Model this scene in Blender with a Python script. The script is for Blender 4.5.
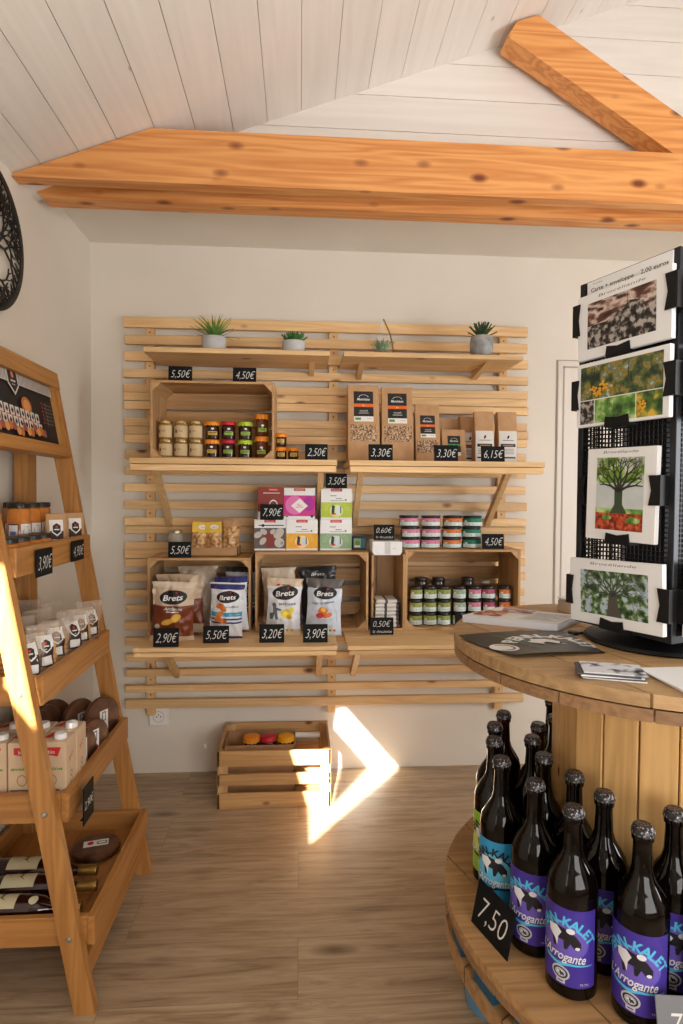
import bpy, bmesh, math, random
from mathutils import Vector, Matrix, noise
from mathutils.geometry import tessellate_polygon
random.seed(7)
PI = math.pi
sc = bpy.context.scene
for o in list(bpy.data.objects): bpy.data.objects.remove(o)
COL = sc.collection

# ------------------------------------------------------------------ camera
cam_d = bpy.data.cameras.new('camera'); cam = bpy.data.objects.new('camera', cam_d); COL.objects.link(cam)
yaw, pit, rol = math.radians(3.955), math.radians(-1.651), math.radians(-0.3785)
fw = Vector((math.sin(yaw)*math.cos(pit), math.cos(yaw)*math.cos(pit), math.sin(pit)))
r0 = Vector((math.cos(yaw), -math.sin(yaw), 0)); d0 = fw.cross(r0)
rt = math.cos(rol)*r0 + math.sin(rol)*d0; dn = -math.sin(rol)*r0 + math.cos(rol)*d0
mw = Matrix((rt, -dn, -fw)).transposed().to_4x4(); mw.translation = Vector((0, 0, 1.2025))
cam.matrix_world = mw
cam_d.sensor_width = 36; cam_d.lens = 600.47/1024*36; cam_d.clip_start = 0.02
sc.camera = cam

# ------------------------------------------------------------------ world, sun, area lamps set before solid walls as daylight, exposure
sc.view_settings.view_transform = 'Standard'; sc.view_settings.look = 'None'
sc.view_settings.gamma = 1; sc.view_settings.use_curve_mapping = False
sc.view_settings.exposure = 0.13
w = bpy.data.worlds.new('sky'); sc.world = w; w.use_nodes = True
w.node_tree.nodes['Background'].inputs[0].default_value = (.62, .78, 1, 1)
w.node_tree.nodes['Background'].inputs[1].default_value = 1.0

def area(name, loc, direction, sx, sy, power, col):
    l = bpy.data.lights.new(name, 'AREA'); l.shape = 'RECTANGLE'; l.size = sx; l.size_y = sy
    l.energy = power; l.color = col
    o = bpy.data.objects.new(name, l); COL.objects.link(o); o.location = loc
    o.rotation_euler = Vector(direction).to_track_quat('-Z', 'Y').to_euler()
    return o
SX, SZ = .155, -.5
SUN_DIR = Vector((SX, 1, SZ)).normalized()
sl = bpy.data.lights.new('sun', 'SUN'); sl.energy = 42; sl.color = (1, .95, .88); sl.angle = math.radians(.4)
so = bpy.data.objects.new('sun', sl); COL.objects.link(so); so.rotation_euler = SUN_DIR.to_track_quat('-Z', 'Y').to_euler()
so.location = (-1, -4, 4)
area('glass_door_daylight', (.85, -.9, 1.25), (-.02, 1, .30), 1.4, 1.5, 42, (1, .975, .945))
area('side_window_daylight', (2.25, .9, 1.25), (-1, .35, -.05), 1.1, 1.2, 40, (.93, .965, 1))
area('left_fill_light', (-1.7, -.5, 1.3), (.9, .9, 0), .7, 1.2, 6, (1, .92, .82))  # added warm fill lamp on the left, no window stands there

# ------------------------------------------------------------------ materials
def lin(c):
    return tuple(((v/255)/12.92 if v/255 <= .04045 else (((v/255)+.055)/1.055)**2.4) for v in c) + (1,)
MC = {}
def mat(name, rgb, rough=.6, metal=0, spec=None, trans=0, ior=None, coat=0, alpha=1):
    if name in MC: return MC[name]
    m = bpy.data.materials.new(name); m.use_nodes = True; b = m.node_tree.nodes['Principled BSDF']
    b.inputs['Base Color'].default_value = lin(rgb); b.inputs['Roughness'].default_value = rough
    b.inputs['Metallic'].default_value = metal
    if spec is not None: b.inputs['Specular IOR Level'].default_value = spec
    if trans: b.inputs['Transmission Weight'].default_value = trans
    if ior: b.inputs['IOR'].default_value = ior
    if coat: b.inputs['Coat Weight'].default_value = coat; b.inputs['Coat Roughness'].default_value = .08
    if alpha < 1: b.inputs['Alpha'].default_value = alpha
    MC[name] = m; return m
class NT:
    def __init__(s, m): s.t = m.node_tree; s.b = s.t.nodes['Principled BSDF']
    def n(s, typ, **kw):
        x = s.t.nodes.new(typ)
        for k, v in kw.items(): setattr(x, k, v)
        return x
    def l(s, a, b): s.t.links.new(a, b)
def ramp(nt, fac, stops):
    r = nt.n('ShaderNodeValToRGB'); cr = r.color_ramp
    while len(cr.elements) < len(stops): cr.elements.new(.5)
    for e, (p, c) in zip(cr.elements, stops): e.position = p; e.color = c
    nt.l(fac, r.inputs[0]); return r.outputs[0]
def mixc(nt, fac, a, b, mode='MIX'):
    x = nt.n('ShaderNodeMix', data_type='RGBA', blend_type=mode)
    for i, v in ((0, fac), (6, a), (7, b)):
        if hasattr(v, 'links'): nt.l(v, x.inputs[i])
        else: x.inputs[i].default_value = v
    return x.outputs[2]
def wood(name, c1, c2, axis=0, grain=16, knots=.5, rough=.55, kc=(110, 62, 30), vary=.18, rings=.28, kn=9.0):
    m = bpy.data.materials.new(name); m.use_nodes = True; nt = NT(m)
    tc = nt.n('ShaderNodeTexCoord'); geo = nt.n('ShaderNodeNewGeometry'); oi = nt.n('ShaderNodeObjectInfo')
    ad = nt.n('ShaderNodeMath', operation='ADD'); nt.l(geo.outputs['Random Per Island'], ad.inputs[0]); nt.l(oi.outputs['Random'], ad.inputs[1])
    sv = nt.n('ShaderNodeVectorMath', operation='SCALE'); sv.inputs[0].default_value = (7.3, 11.1, 5.7); nt.l(ad.outputs[0], sv.inputs[3])
    va = nt.n('ShaderNodeVectorMath', operation='ADD'); nt.l(tc.outputs['Object'], va.inputs[0]); nt.l(sv.outputs[0], va.inputs[1])
    mp = nt.n('ShaderNodeMapping'); s = [grain]*3; s[axis] = grain*.06; mp.inputs['Scale'].default_value = s
    nt.l(va.outputs[0], mp.inputs[0])
    n1 = nt.n('ShaderNodeTexNoise'); n1.inputs['Scale'].default_value = 1; n1.inputs['Detail'].default_value = 2; n1.inputs['Distortion'].default_value = .25
    nt.l(mp.outputs[0], n1.inputs['Vector'])
    mm = nt.n('ShaderNodeMath', operation='MULTIPLY'); nt.l(n1.outputs[0], mm.inputs[0]); mm.inputs[1].default_value = 15
    fr = nt.n('ShaderNodeMath', operation='PINGPONG'); nt.l(mm.outputs[0], fr.inputs[0]); fr.inputs[1].default_value = 1
    n2 = nt.n('ShaderNodeTexNoise'); n2.inputs['Scale'].default_value = 4; n2.inputs['Detail'].default_value = 9; n2.inputs['Roughness'].default_value = .7; nt.l(mp.outputs[0], n2.inputs['Vector'])
    mx = nt.n('ShaderNodeMix', data_type='FLOAT'); mx.inputs[0].default_value = rings; nt.l(n2.outputs[0], mx.inputs[2]); nt.l(fr.outputs[0], mx.inputs[3])
    col = ramp(nt, mx.outputs[0], [(.32, lin(c1)), (.78, lin(c2))])
    # knots
    mk = nt.n('ShaderNodeMapping'); s = [kn]*3; s[axis] = kn*.5; mk.inputs['Scale'].default_value = s; nt.l(va.outputs[0], mk.inputs[0])
    vo = nt.n('ShaderNodeTexVoronoi'); vo.inputs['Scale'].default_value = 1; nt.l(mk.outputs[0], vo.inputs['Vector'])
    kf = ramp(nt, vo.outputs['Distance'], [(.07*knots+.001, (1, 1, 1, 1)), (.16*knots+.02, (0, 0, 0, 1))])
    col = mixc(nt, kf, col, lin(kc))
    # island variation
    hv = nt.n('ShaderNodeHueSaturation'); ma = nt.n('ShaderNodeMapRange'); ma.inputs[3].default_value = 1-vary; ma.inputs[4].default_value = 1+vary*.7
    fr2 = nt.n('ShaderNodeMath', operation='FRACT'); nt.l(ad.outputs[0], fr2.inputs[0]); nt.l(fr2.outputs[0], ma.inputs[0])
    nt.l(ma.outputs[0], hv.inputs['Value']); nt.l(col, hv.inputs['Color'])
    nt.l(hv.outputs[0], nt.b.inputs['Base Color']); nt.b.inputs['Roughness'].default_value = rough
    bp = nt.n('ShaderNodeBump'); bp.inputs['Strength'].default_value = .12; bp.inputs['Distance'].default_value = .004
    nt.l(n2.outputs[0], bp.inputs['Height']); nt.l(bp.outputs[0], nt.b.inputs['Normal'])
    return m
def noisy(name, stops, scale=8, rough=.6, detail=5, stretch=(1, 1, 1), bump=0, spec=None):
    m = bpy.data.materials.new(name); m.use_nodes = True; nt = NT(m)
    tc = nt.n('ShaderNodeTexCoord'); mp = nt.n('ShaderNodeMapping'); mp.inputs['Scale'].default_value = stretch
    nt.l(tc.outputs['Object'], mp.inputs[0])
    n1 = nt.n('ShaderNodeTexNoise'); n1.inputs['Scale'].default_value = scale; n1.inputs['Detail'].default_value = detail
    nt.l(mp.outputs[0], n1.inputs['Vector'])
    nt.l(ramp(nt, n1.outputs[0], [(p, lin(c)) for p, c in stops]), nt.b.inputs['Base Color'])
    nt.b.inputs['Roughness'].default_value = rough
    if spec is not None: nt.b.inputs['Specular IOR Level'].default_value = spec
    if bump:
        bp = nt.n('ShaderNodeBump'); bp.inputs['Strength'].default_value = bump; bp.inputs['Distance'].default_value = .01
        nt.l(n1.outputs[0], bp.inputs['Height']); nt.l(bp.outputs[0], nt.b.inputs['Normal'])
    return m

PINE = wood('pine_slats', (240, 203, 150), (218, 174, 118), 0, knots=.75, vary=.12)
PINEZ = wood('pine_batten', (228, 190, 138), (208, 164, 110), 2, knots=.4, vary=.1)
PINEY = wood('pine_brace', (230, 192, 138), (208, 166, 112), 1, knots=.3, vary=.1)
CRATE = wood('crate_wood', (206, 162, 108), (174, 128, 78), 0, knots=.5, vary=.14)
CRATEZ = wood('crate_wood_upright', (204, 163, 114), (178, 136, 90), 2, knots=.3, vary=.12)
CRATEY = wood('crate_wood_depth', (204, 163, 114), (178, 136, 90), 1, knots=.3, vary=.12)
CEDAR = wood('cedar_rail', (188, 134, 72), (152, 100, 50), 1, knots=.45, rough=.42, vary=.08, kc=(84, 44, 20))
CEDARX = wood('cedar_side', (186, 132, 72), (152, 100, 50), 0, knots=.45, rough=.42, vary=.08, kc=(84, 44, 20))
CEDARZ = wood('cedar_leg', (190, 136, 74), (154, 102, 52), 2, knots=.35, rough=.42, vary=.06, kc=(84, 44, 20))
BEAM = wood('douglas_beam', (234, 166, 98), (208, 130, 66), 0, grain=16, knots=1.25, rough=.5, kc=(122, 56, 22), vary=.05, rings=.42, kn=12)
DRUM = wood('drum_planks', (182, 142, 94), (142, 104, 64), 0, grain=14, knots=.4, vary=.15)
STAVE = wood('drum_staves', (220, 176, 114), (190, 146, 88), 2, grain=13, knots=.35, vary=.14)
EDGE = wood('drum_rim', (156, 118, 80), (122, 90, 62), 0, grain=22, knots=.3, vary=.1)
PLASTER = noisy('wall_plaster', [(.3, (226, 218, 205)), (.7, (233, 225, 213))], 3, .9, bump=.03)
WHITEWOOD = wood('white_washed_boards', (240, 234, 227), (230, 223, 215), 1, grain=9, knots=.28, kc=(196, 184, 172), vary=.03, rings=.2)
WHITEWOODX = wood('white_washed_gable', (240, 234, 227), (230, 223, 215), 0, grain=9, knots=.28, kc=(196, 184, 172), vary=.03, rings=.2)
GROOVE = mat('board_gap', (150, 140, 130), .9)
BLACK = mat('black_plastic', (13, 13, 15), .5, spec=.3)
SLATE = mat('black_slate', (13, 15, 17), .65, spec=.2)
CHALK = mat('chalk', (222, 222, 218), .9)
WHITE = mat('white_print', (232, 231, 228), .6)
PAPER = mat('white_card', (236, 236, 236), .5)
KRAFT = noisy('kraft_paper', [(.3, (184, 142, 100)), (.7, (196, 154, 112))], 30, .8)
GLASS = mat('clear_glass', (245, 248, 246), .03, trans=1, ior=1.45)
BOTTLE = mat('dark_bottle_glass', (9, 5, 4), .05, spec=.32)
AMBER = mat('amber_bottle_glass', (40, 13, 7), .05, spec=.4)
INK = mat('black_print', (26, 24, 26), .6)

def floor_mat():
    m = bpy.data.materials.new('oak_laminate'); m.use_nodes = True; nt = NT(m)
    tc = nt.n('ShaderNodeTexCoord')
    br = nt.n('ShaderNodeTexBrick'); nt.l(tc.outputs['Object'], br.inputs['Vector'])
    br.inputs['Scale'].default_value = 1; br.inputs['Brick Width'].default_value = 1.25; br.inputs['Row Height'].default_value = .2
    br.inputs['Mortar Size'].default_value = .0007; br.inputs['Mortar Smooth'].default_value = .1; br.offset = .37
    br.inputs['Color1'].default_value = (0, 0, 0, 1); br.inputs['Color2'].default_value = (1, 1, 1, 1); br.inputs['Mortar'].default_value = (.5, .5, .5, 1)
    sv = nt.n('ShaderNodeVectorMath', operation='SCALE'); nt.l(br.outputs[0], sv.inputs[0]); sv.inputs[3].default_value = 5
    va = nt.n('ShaderNodeVectorMath', operation='ADD'); nt.l(tc.outputs['Object'], va.inputs[0]); nt.l(sv.outputs[0], va.inputs[1])
    mp = nt.n('ShaderNodeMapping'); mp.inputs['Scale'].default_value = (2.2, 26, 1); nt.l(va.outputs[0], mp.inputs[0])
    n1 = nt.n('ShaderNodeTexNoise'); n1.inputs['Scale'].default_value = 1.6; n1.inputs['Detail'].default_value = 11; n1.inputs['Roughness'].default_value = .65; n1.inputs['Distortion'].default_value = 1.2; nt.l(mp.outputs[0], n1.inputs['Vector'])
    col = ramp(nt, n1.outputs[0], [(.3, lin((136, 114, 90))), (.5, lin((176, 153, 125))), (.7, lin((196, 175, 148)))])
    mk = nt.n('ShaderNodeMapping'); mk.inputs['Scale'].default_value = (2.4, 7, 1); nt.l(va.outputs[0], mk.inputs[0])
    vo = nt.n('ShaderNodeTexVoronoi'); nt.l(mk.outputs[0], vo.inputs['Vector']); vo.inputs['Scale'].default_value = 1.1
    col = mixc(nt, ramp(nt, vo.outputs['Distance'], [(.04, (.9, .9, .9, 1)), (.2, (0, 0, 0, 1))]), col, lin((98, 74, 54)))
    tone = nt.n('ShaderNodeHueSaturation'); mr = nt.n('ShaderNodeMapRange'); mr.inputs[3].default_value = .88; mr.inputs[4].default_value = 1.07
    nt.l(br.outputs[0], mr.inputs[0]); nt.l(mr.outputs[0], tone.inputs['Value']); nt.l(col, tone.inputs['Color'])
    col = mixc(nt, br.outputs['Fac'], tone.outputs[0], lin((132, 112, 94)))
    nt.l(col, nt.b.inputs['Base Color']); nt.b.inputs['Roughness'].default_value = .38
    return m

# ------------------------------------------------------------------ mesh helpers
class MB:
    def __init__(s): s.b = bmesh.new(); s.mats = []
    def mi(s, m):
        if m not in s.mats: s.mats.append(m)
        return s.mats.index(m)
    def face(s, pts, m, smooth=False):
        vs = [s.b.verts.new(p) for p in pts]
        try: f = s.b.faces.new(vs)
        except ValueError: return
        f.material_index = s.mi(m); f.smooth = smooth
    def box(s, x0, x1, y0, y1, z0, z1, m, M=None, bev=0):
        r = bmesh.ops.create_cube(s.b, size=1)
        T = Matrix.Translation(((x0+x1)/2, (y0+y1)/2, (z0+z1)/2)) @ Matrix.Diagonal((abs(x1-x0), abs(y1-y0), abs(z1-z0), 1))
        if M is not None: T = M @ T
        bmesh.ops.transform(s.b, matrix=T, verts=r['verts'])
        i = s.mi(m)
        fs = {f for v in r['verts'] for f in v.link_faces}
        for f in fs: f.material_index = i
        if bev:
            es = list({e for v in r['verts'] for e in v.link_edges})
            res = bmesh.ops.bevel(s.b, geom=es, offset=bev, segments=1, affect='EDGES')
            for f in res['faces']: f.material_index = i
        return s
    def prism(s, pts, a, b, m, axis='y', M=None):
        def P(p, t):
            v = {'y': (p[0], t, p[1]), 'x': (t, p[0], p[1]), 'z': (p[0], p[1], t)}[axis]
            v = Vector(v); return M @ v if M is not None else v
        va = [s.b.verts.new(P(p, a)) for p in pts]; vb = [s.b.verts.new(P(p, b)) for p in pts]; n = len(pts); i = s.mi(m)
        fs = [s.b.faces.new(va), s.b.faces.new(vb[::-1])]
        for k in range(n): fs.append(s.b.faces.new((va[k], vb[k], vb[(k+1) % n], va[(k+1) % n])))
        for f in fs: f.material_index = i
        bmesh.ops.recalc_face_normals(s.b, faces=fs)
        return s
    def lathe(s, prof, m, seg=20, M=None, sx=1, sy=1):
        rings = []; i = s.mi(m)
        for r, z in prof:
            if r < 1e-6:
                v = Vector((0, 0, z)); rings.append([s.b.verts.new(M @ v if M is not None else v)])
            else:
                ring = []
                for k in range(seg):
                    a = 2*PI*k/seg; v = Vector((r*math.cos(a)*sx, r*math.sin(a)*sy, z)); ring.append(s.b.verts.new(M @ v if M is not None else v))
                rings.append(ring)
        fs = []
        for A, B in zip(rings, rings[1:]):
            for k in range(seg):
                k2 = (k+1) % seg
                if len(A) == 1 and len(B) == 1: continue
                if len(A) == 1: f = s.b.faces.new((A[0], B[k], B[k2]))
                elif len(B) == 1: f = s.b.faces.new((A[k], A[k2], B[0]))
                else: f = s.b.faces.new((A[k], A[k2], B[k2], B[k]))
                f.material_index = i; f.smooth = True; fs.append(f)
        bmesh.ops.recalc_face_normals(s.b, faces=fs)
        return s
    def tube(s, path, r, m, seg=8):
        path = [Vector(p) for p in path]; rings = []; i = s.mi(m); fs = []
        for k, p in enumerate(path):
            d = (path[min(k+1, len(path)-1)] - path[max(k-1, 0)]).normalized()
            u = d.cross(Vector((0, 0, 1)));
            if u.length < .1: u = d.cross(Vector((1, 0, 0)))
            u.normalize(); v = d.cross(u)
            rr = r[k] if isinstance(r, (list, tuple)) else r
            rings.append([s.b.verts.new(p + (u*math.cos(2*PI*j/seg) + v*math.sin(2*PI*j/seg))*rr) for j in range(seg)])
        for A, B in zip(rings, rings[1:]):
            for j in range(seg): fs.append(s.b.faces.new((A[j], A[(j+1) % seg], B[(j+1) % seg], B[j])))
        fs.append(s.b.faces.new(rings[0])); fs.append(s.b.faces.new(rings[-1][::-1]))
        for f in fs: f.material_index = i; f.smooth = True
        bmesh.ops.recalc_face_normals(s.b, faces=fs)
        return s
    def build(s, name, parent=None, loc=None, rot=None, sharp=35):
        me = bpy.data.meshes.new(name); s.b.to_mesh(me); s.b.free()
        for m in s.mats: me.materials.append(m)
        if sharp and any(p.use_smooth for p in me.polygons): me.set_sharp_from_angle(angle=math.radians(sharp))
        o = bpy.data.objects.new(name, me); COL.objects.link(o)
        if parent: o.parent = parent
        if loc: o.location = loc
        if rot: o.rotation_euler = rot
        return o
def tag(o, label=None, cat=None, group=None, kind=None):
    if label: o['label'] = label
    if cat: o['category'] = cat
    if group: o['group'] = group
    if kind: o['kind'] = kind
    return o
def root(name, label, cat, loc=(0, 0, 0), rz=0, group=None):
    o = bpy.data.objects.new(name, None); COL.objects.link(o); o.empty_display_size = .02
    o.location = loc; o.rotation_euler = (0, 0, rz); return tag(o, label, cat, group)
def copy_tree(o, parent=None):
    c = o.copy(); COL.objects.link(c); c.parent = parent
    for ch in [x for x in KIDS(o)]: copy_tree(ch, c)
    return c
def KIDS(o): return [x for x in bpy.data.objects if x.parent == o]
def dup(o, loc, rz=None, label=None, group=None):
    c = copy_tree(o); c.location = loc
    if rz is not None: c.rotation_euler = (c.rotation_euler[0], c.rotation_euler[1], rz)
    if label: c['label'] = label
    if group: c['group'] = group
    return c
def struct(name, mb): return tag(mb.build(name), kind='structure')

# ------------------------------------------------------------------ flat prints that can be wrapped on any surface
_TX = {}
def text_geo(s, bold=0.0):
    k = (s, bold)
    if k in _TX: return _TX[k]
    cu = bpy.data.curves.new('t', 'FONT'); cu.body = s; cu.size = 1; cu.offset = bold; cu.resolution_u = 3
    ob = bpy.data.objects.new('t', cu); COL.objects.link(ob)
    dg = bpy.context.evaluated_depsgraph_get(); dg.update()
    ev = ob.evaluated_get(dg); me = ev.to_mesh()
    vs = [(v.co.x, v.co.y) for v in me.vertices]; fs = [tuple(p.vertices) for p in me.polygons]
    ev.to_mesh_clear(); bpy.data.objects.remove(ob); bpy.data.curves.remove(cu)
    _TX[k] = (vs, fs); return _TX[k]
class Print:
    def __init__(s): s.v = []; s.f = []; s.m = []; s.mats = []
    def add(s, vs, fs, m, L):
        if m not in s.mats: s.mats.append(m)
        b = len(s.v); s.v += [(x, y, L) for x, y in vs]; s.f += [tuple(b+i for i in f) for f in fs]; s.m += [s.mats.index(m)]*len(fs)
        return s
    def rect(s, x0, x1, y0, y1, m, L=1, n=1, k=1):
        vs = [(x0+(x1-x0)*i/n, y0+(y1-y0)*j/k) for j in range(k+1) for i in range(n+1)]
        fs = [(j*(n+1)+i, j*(n+1)+i+1, (j+1)*(n+1)+i+1, (j+1)*(n+1)+i) for j in range(k) for i in range(n)]
        return s.add(vs, fs, m, L)
    def ell(s, cx, cy, rx, ry, m, L=1, seg=24, rot=0, rings=3, a0=0, a1=2*PI, inner=0):
        vs = []; fs = []; c, q = math.cos(rot), math.sin(rot); st = seg+1
        for j in range(rings+1):
            t = inner + (1-inner)*j/rings
            for i in range(st):
                a = a0+(a1-a0)*i/seg; x, y = rx*t*math.cos(a), ry*t*math.sin(a); vs.append((cx+x*c-y*q, cy+x*q+y*c))
        for j in range(rings):
            for i in range(seg):
                a, b = j*st+i, j*st+i+1
                fs.append((a, b, b+st) if (j == 0 and inner == 0) else (a, b, b+st, a+st))
        return s.add(vs, [f if len(f) == 4 else (f[0], f[2], f[2]-1) for f in fs], m, L)
    def poly(s, pts, m, L=1):
        tri = tessellate_polygon([[Vector((x, y, 0)) for x, y in pts]])
        return s.add(list(pts), [tuple(t) for t in tri], m, L)
    def text(s, t, cx, cy, h, m, L=2, w=None, shear=0, rot=0, bold=0.0, cap=.72):
        vs, fs = text_geo(t, bold)
        if not vs: return s
        x0 = min(v[0] for v in vs); x1 = max(v[0] for v in vs); k = h/cap; kx = k
        if w: kx = w/(x1-x0)
        mx = (x0+x1)/2; c, q = math.cos(rot), math.sin(rot); o = []
        for x, y in vs:
            X = (x-mx)*kx + shear*(y-cap/2)*k; Y = (y-cap/2)*k; o.append((cx+X*c-Y*q, cy+X*q+Y*c))
        return s.add(o, fs, m, L)
    def arc(s, t, cx, cy, R, h, m, L=2, a_mid=PI/2, step=None, bold=.02, cw=None):
        step = step or h*1.05/R; n = len(t)
        for i, ch in enumerate(t):
            if ch == ' ': continue
            a = a_mid - (i-(n-1)/2)*step
            s.text(ch, cx+R*math.cos(a), cy+R*math.sin(a), h, m, L, rot=a-PI/2, bold=bold, w=(cw if ch not in '-I\'' else None))
        return s
    def line(s, pts, w, m, L=2):
        for (x0, y0), (x1, y1) in zip(pts, pts[1:]):
            d = math.hypot(x1-x0, y1-y0)
            if d < 1e-9: continue
            w0, w1 = (w if isinstance(w, tuple) else (w, w))
            nx, ny = -(y1-y0)/d, (x1-x0)/d
            s.add([(x0+nx*w0/2, y0+ny*w0/2), (x0-nx*w0/2, y0-ny*w0/2), (x1-nx*w1/2, y1-ny*w1/2), (x1+nx*w1/2, y1+ny*w1/2)], [(0, 1, 2, 3)], m, L)
        return s
    def build(s, name, fn, parent=None, eps=.0003, smooth=False, sub=0):
        if sub:
            nf, nm = [], []
            for f, m in zip(s.f, s.m):
                st = [(f[0], f[k], f[k+1]) for k in range(1, len(f)-1)]
                while st:
                    t = st.pop(); e = [(math.hypot(s.v[t[a]][0]-s.v[t[c]][0], s.v[t[a]][1]-s.v[t[c]][1]), a) for a, c in ((0, 1), (1, 2), (2, 0))]
                    d, a = max(e)
                    if d < sub: nf.append(t); nm.append(m); continue
                    p, q, r = t[a], t[(a+1) % 3], t[(a+2) % 3]
                    s.v.append(((s.v[p][0]+s.v[q][0])/2, (s.v[p][1]+s.v[q][1])/2, s.v[p][2])); n = len(s.v)-1
                    st += [(p, n, r), (n, q, r)]
            s.f, s.m = nf, nm
        me = bpy.data.meshes.new(name); me.from_pydata([fn(x, y, L*eps) for x, y, L in s.v], [], s.f)
        for m in s.mats: me.materials.append(m)
        for p, i in zip(me.polygons, s.m): p.material_index = i; p.use_smooth = smooth
        o = bpy.data.objects.new(name, me); COL.objects.link(o)
        if parent: o.parent = parent
        return o
def front(y0, dz=0): return lambda x, y, e: (x, y0-e, y+dz)
def top(z0): return lambda x, y, e: (x, y, z0+e)
def wrap(R, z0=0): return lambda x, y, e: ((R+e)*math.sin(x/R), -(R+e)*math.cos(x/R), y+z0)

# ================================================================== THE ROOM
D = 2.6; XL = -.877; ZA = 2.247; GY = 2.075
def cz(x): return 2.173 + .372*(x-XL)
b = MB(); b.box(-2.4, 2.6, -1.2, 2.75, -.05, 0, floor_mat()); struct('floor', b)
b = MB(); b.box(XL-.1, 2.4, D, D+.12, 0, ZA+.1, PLASTER); struct('wall_back', b)
b = MB(); b.box(XL-.12, XL, .1, D, 0, 2.6, PLASTER); struct('wall_left', b)
b = MB(); b.box(2.3, 2.42, -1.2, D, 0, 3.6, PLASTER); struct('wall_right', b)
b = MB(); b.box(XL, 2.3, GY+.02, D, ZA, ZA+.05, PLASTER); struct('ceiling_alcove', b)
b = MB(); b.box(-2.3, -2.2, -1.2, .1, 0, 3.0, PLASTER); b.box(-2.3, XL-.12, .1, .2, 0, 3.0, PLASTER); struct('wall_side_bay', b)
b = MB(); b.box(-2.3, XL, -1.2, .2, 2.9, 2.95, PLASTER); struct('ceiling_side_bay', b)
# boarded gable above the tie beam
b = MB(); b.box(XL, 2.3, GY+.012, GY+.03, ZA, 3.5, GROOVE)
z = 2.329-.118
while z < 3.45:
    b.box(XL, 2.3, GY, GY+.014, max(z, ZA)+.0012, z+.118-.0012, WHITEWOODX); z += .118
struct('wall_gable', b)
# sloped boarded ceiling
ang = math.atan(.372); MS = Matrix.Translation((XL, 0, 2.173)) @ Matrix.Rotation(-ang, 4, 'Y')
b = MB(); b.box(-.05, 3.7, -1.2, GY+.03, .014, .04, GROOVE, MS)
s_ = -.03
while s_ < 3.6:
    b.box(s_+.0009, s_+.1205-.0009, -1.2, GY+.02, 0, .015, WHITEWOOD, MS); s_ += .1205
struct('ceiling', b)
# added unseen wall behind the viewer, its openings cut to shape the sun patches
outer = [(-2.3, 0), (2.4, 0), (2.4, 3.5), (-2.3, 3.5)]
def back(x, y, z): t = y+1.0; return (x-t*SX, z-t*SZ)   # where the sunbeam that reaches (x, y, z) crosses the mask wall
h1 = [back(*p) for p in ((.04, 2.04, 0), (.435, 2.584, 0), (.201, 2.6, .262), (.168, 2.6, .255), (.160, 2.6, .18), (.315, 2.6, .004), (.128, 2.28, 0), (.128, 2.28, .222), (-.03, 2.28, .225), (.04, 2.27, 0))]
h2 = [back(-.594, 1.385, .668), back(-.662, 1.385, 1.04), back(-.80, 1.385, 1.04), back(-.80, 1.385, .89), back(-.672, 1.385, .770)]
loops = [outer, h1, h2]; flat = [p for l in loops for p in l]
tri = tessellate_polygon([[Vector((x, z, 0)) for x, z in l] for l in loops])
b = MB()
vs = [b.b.verts.new((x, -1.0, z)) for x, z in flat]; b.mi(PLASTER)
for t in tri:
    try: b.b.faces.new([vs[i] for i in t])
    except ValueError: pass
struct('wall_sun_mask', b)
# flush door set in the back wall
DW = mat('door_paint', (224, 217, 206), .5); DG = mat('door_gap', (176, 166, 152), .8)
b = MB(); b.box(1.128, 2.0, D-.004, D+.002, 0, 1.804, DG); b.box(1.133, 1.995, D-.009, D-.003, .004, 1.799, DW, bev=.002)
b.box(1.155, 1.162, D-.0105, D-.0085, .03, 1.775, DG); b.box(1.155, 1.97, D-.0105, D-.0085, 1.768, 1.775, DG)
struct('door_1', b)

# ------------------------------------------------------------------ beams
zb, zt = 2.160, 2.323
b = MB(); b.prism([(XL+.002, zb), (2.3, zb), (2.3, zt), (-.463, zt), (XL+.002, zb+.008)], 1.912, 1.960, BEAM)
o = b.build('tie_beam'); tag(o, 'front orange softwood tie beam, its left end cut along the roof slope', 'beam')
b = MB(); b.prism([(-.838, zb), (2.3, zb), (2.3, zt), (-.463, zt), (-.860, zb+.035), (-.860, zb+.022)], 2.042, 2.106, BEAM)
o = b.build('tie_beam'); tag(o, 'rear orange tie beam half hidden below and behind the front one', 'beam')
b = MB(); b.prism([(.668, 2.701), (1.62, 2.12), (1.85, 2.12), (.772, 2.788-.012), (.70, 2.751)], 1.962, 2.040, BEAM)
o = b.build('roof_brace'); tag(o, 'short diagonal orange timber running from the white ceiling down behind the tie beam', 'beam')

# socket
PLAST = mat('socket_plastic', (246, 244, 240), .35)
r_ = root('wall_socket', 'square white wall socket under the bottom left corner of the slatted rack', 'socket', (-.6, D, .247))
b = MB(); b.box(-.04, .04, -.009, 0, -.04, .04, PLAST, bev=.003); b.build('plate', r_)
P = Print(); P.ell(0, 0, .024, .024, mat('socket_ring_grey', (196, 192, 184), .5), 1, inner=.9, rings=1)  # slightly greyer ring round the contacts
for dx, dy in ((-.009, 0), (.009, 0), (0, .009)): P.ell(dx, dy, .0028, .0028, INK, 2, 10, rings=1)
P.build('contacts', front(-.0092), r_)

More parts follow.
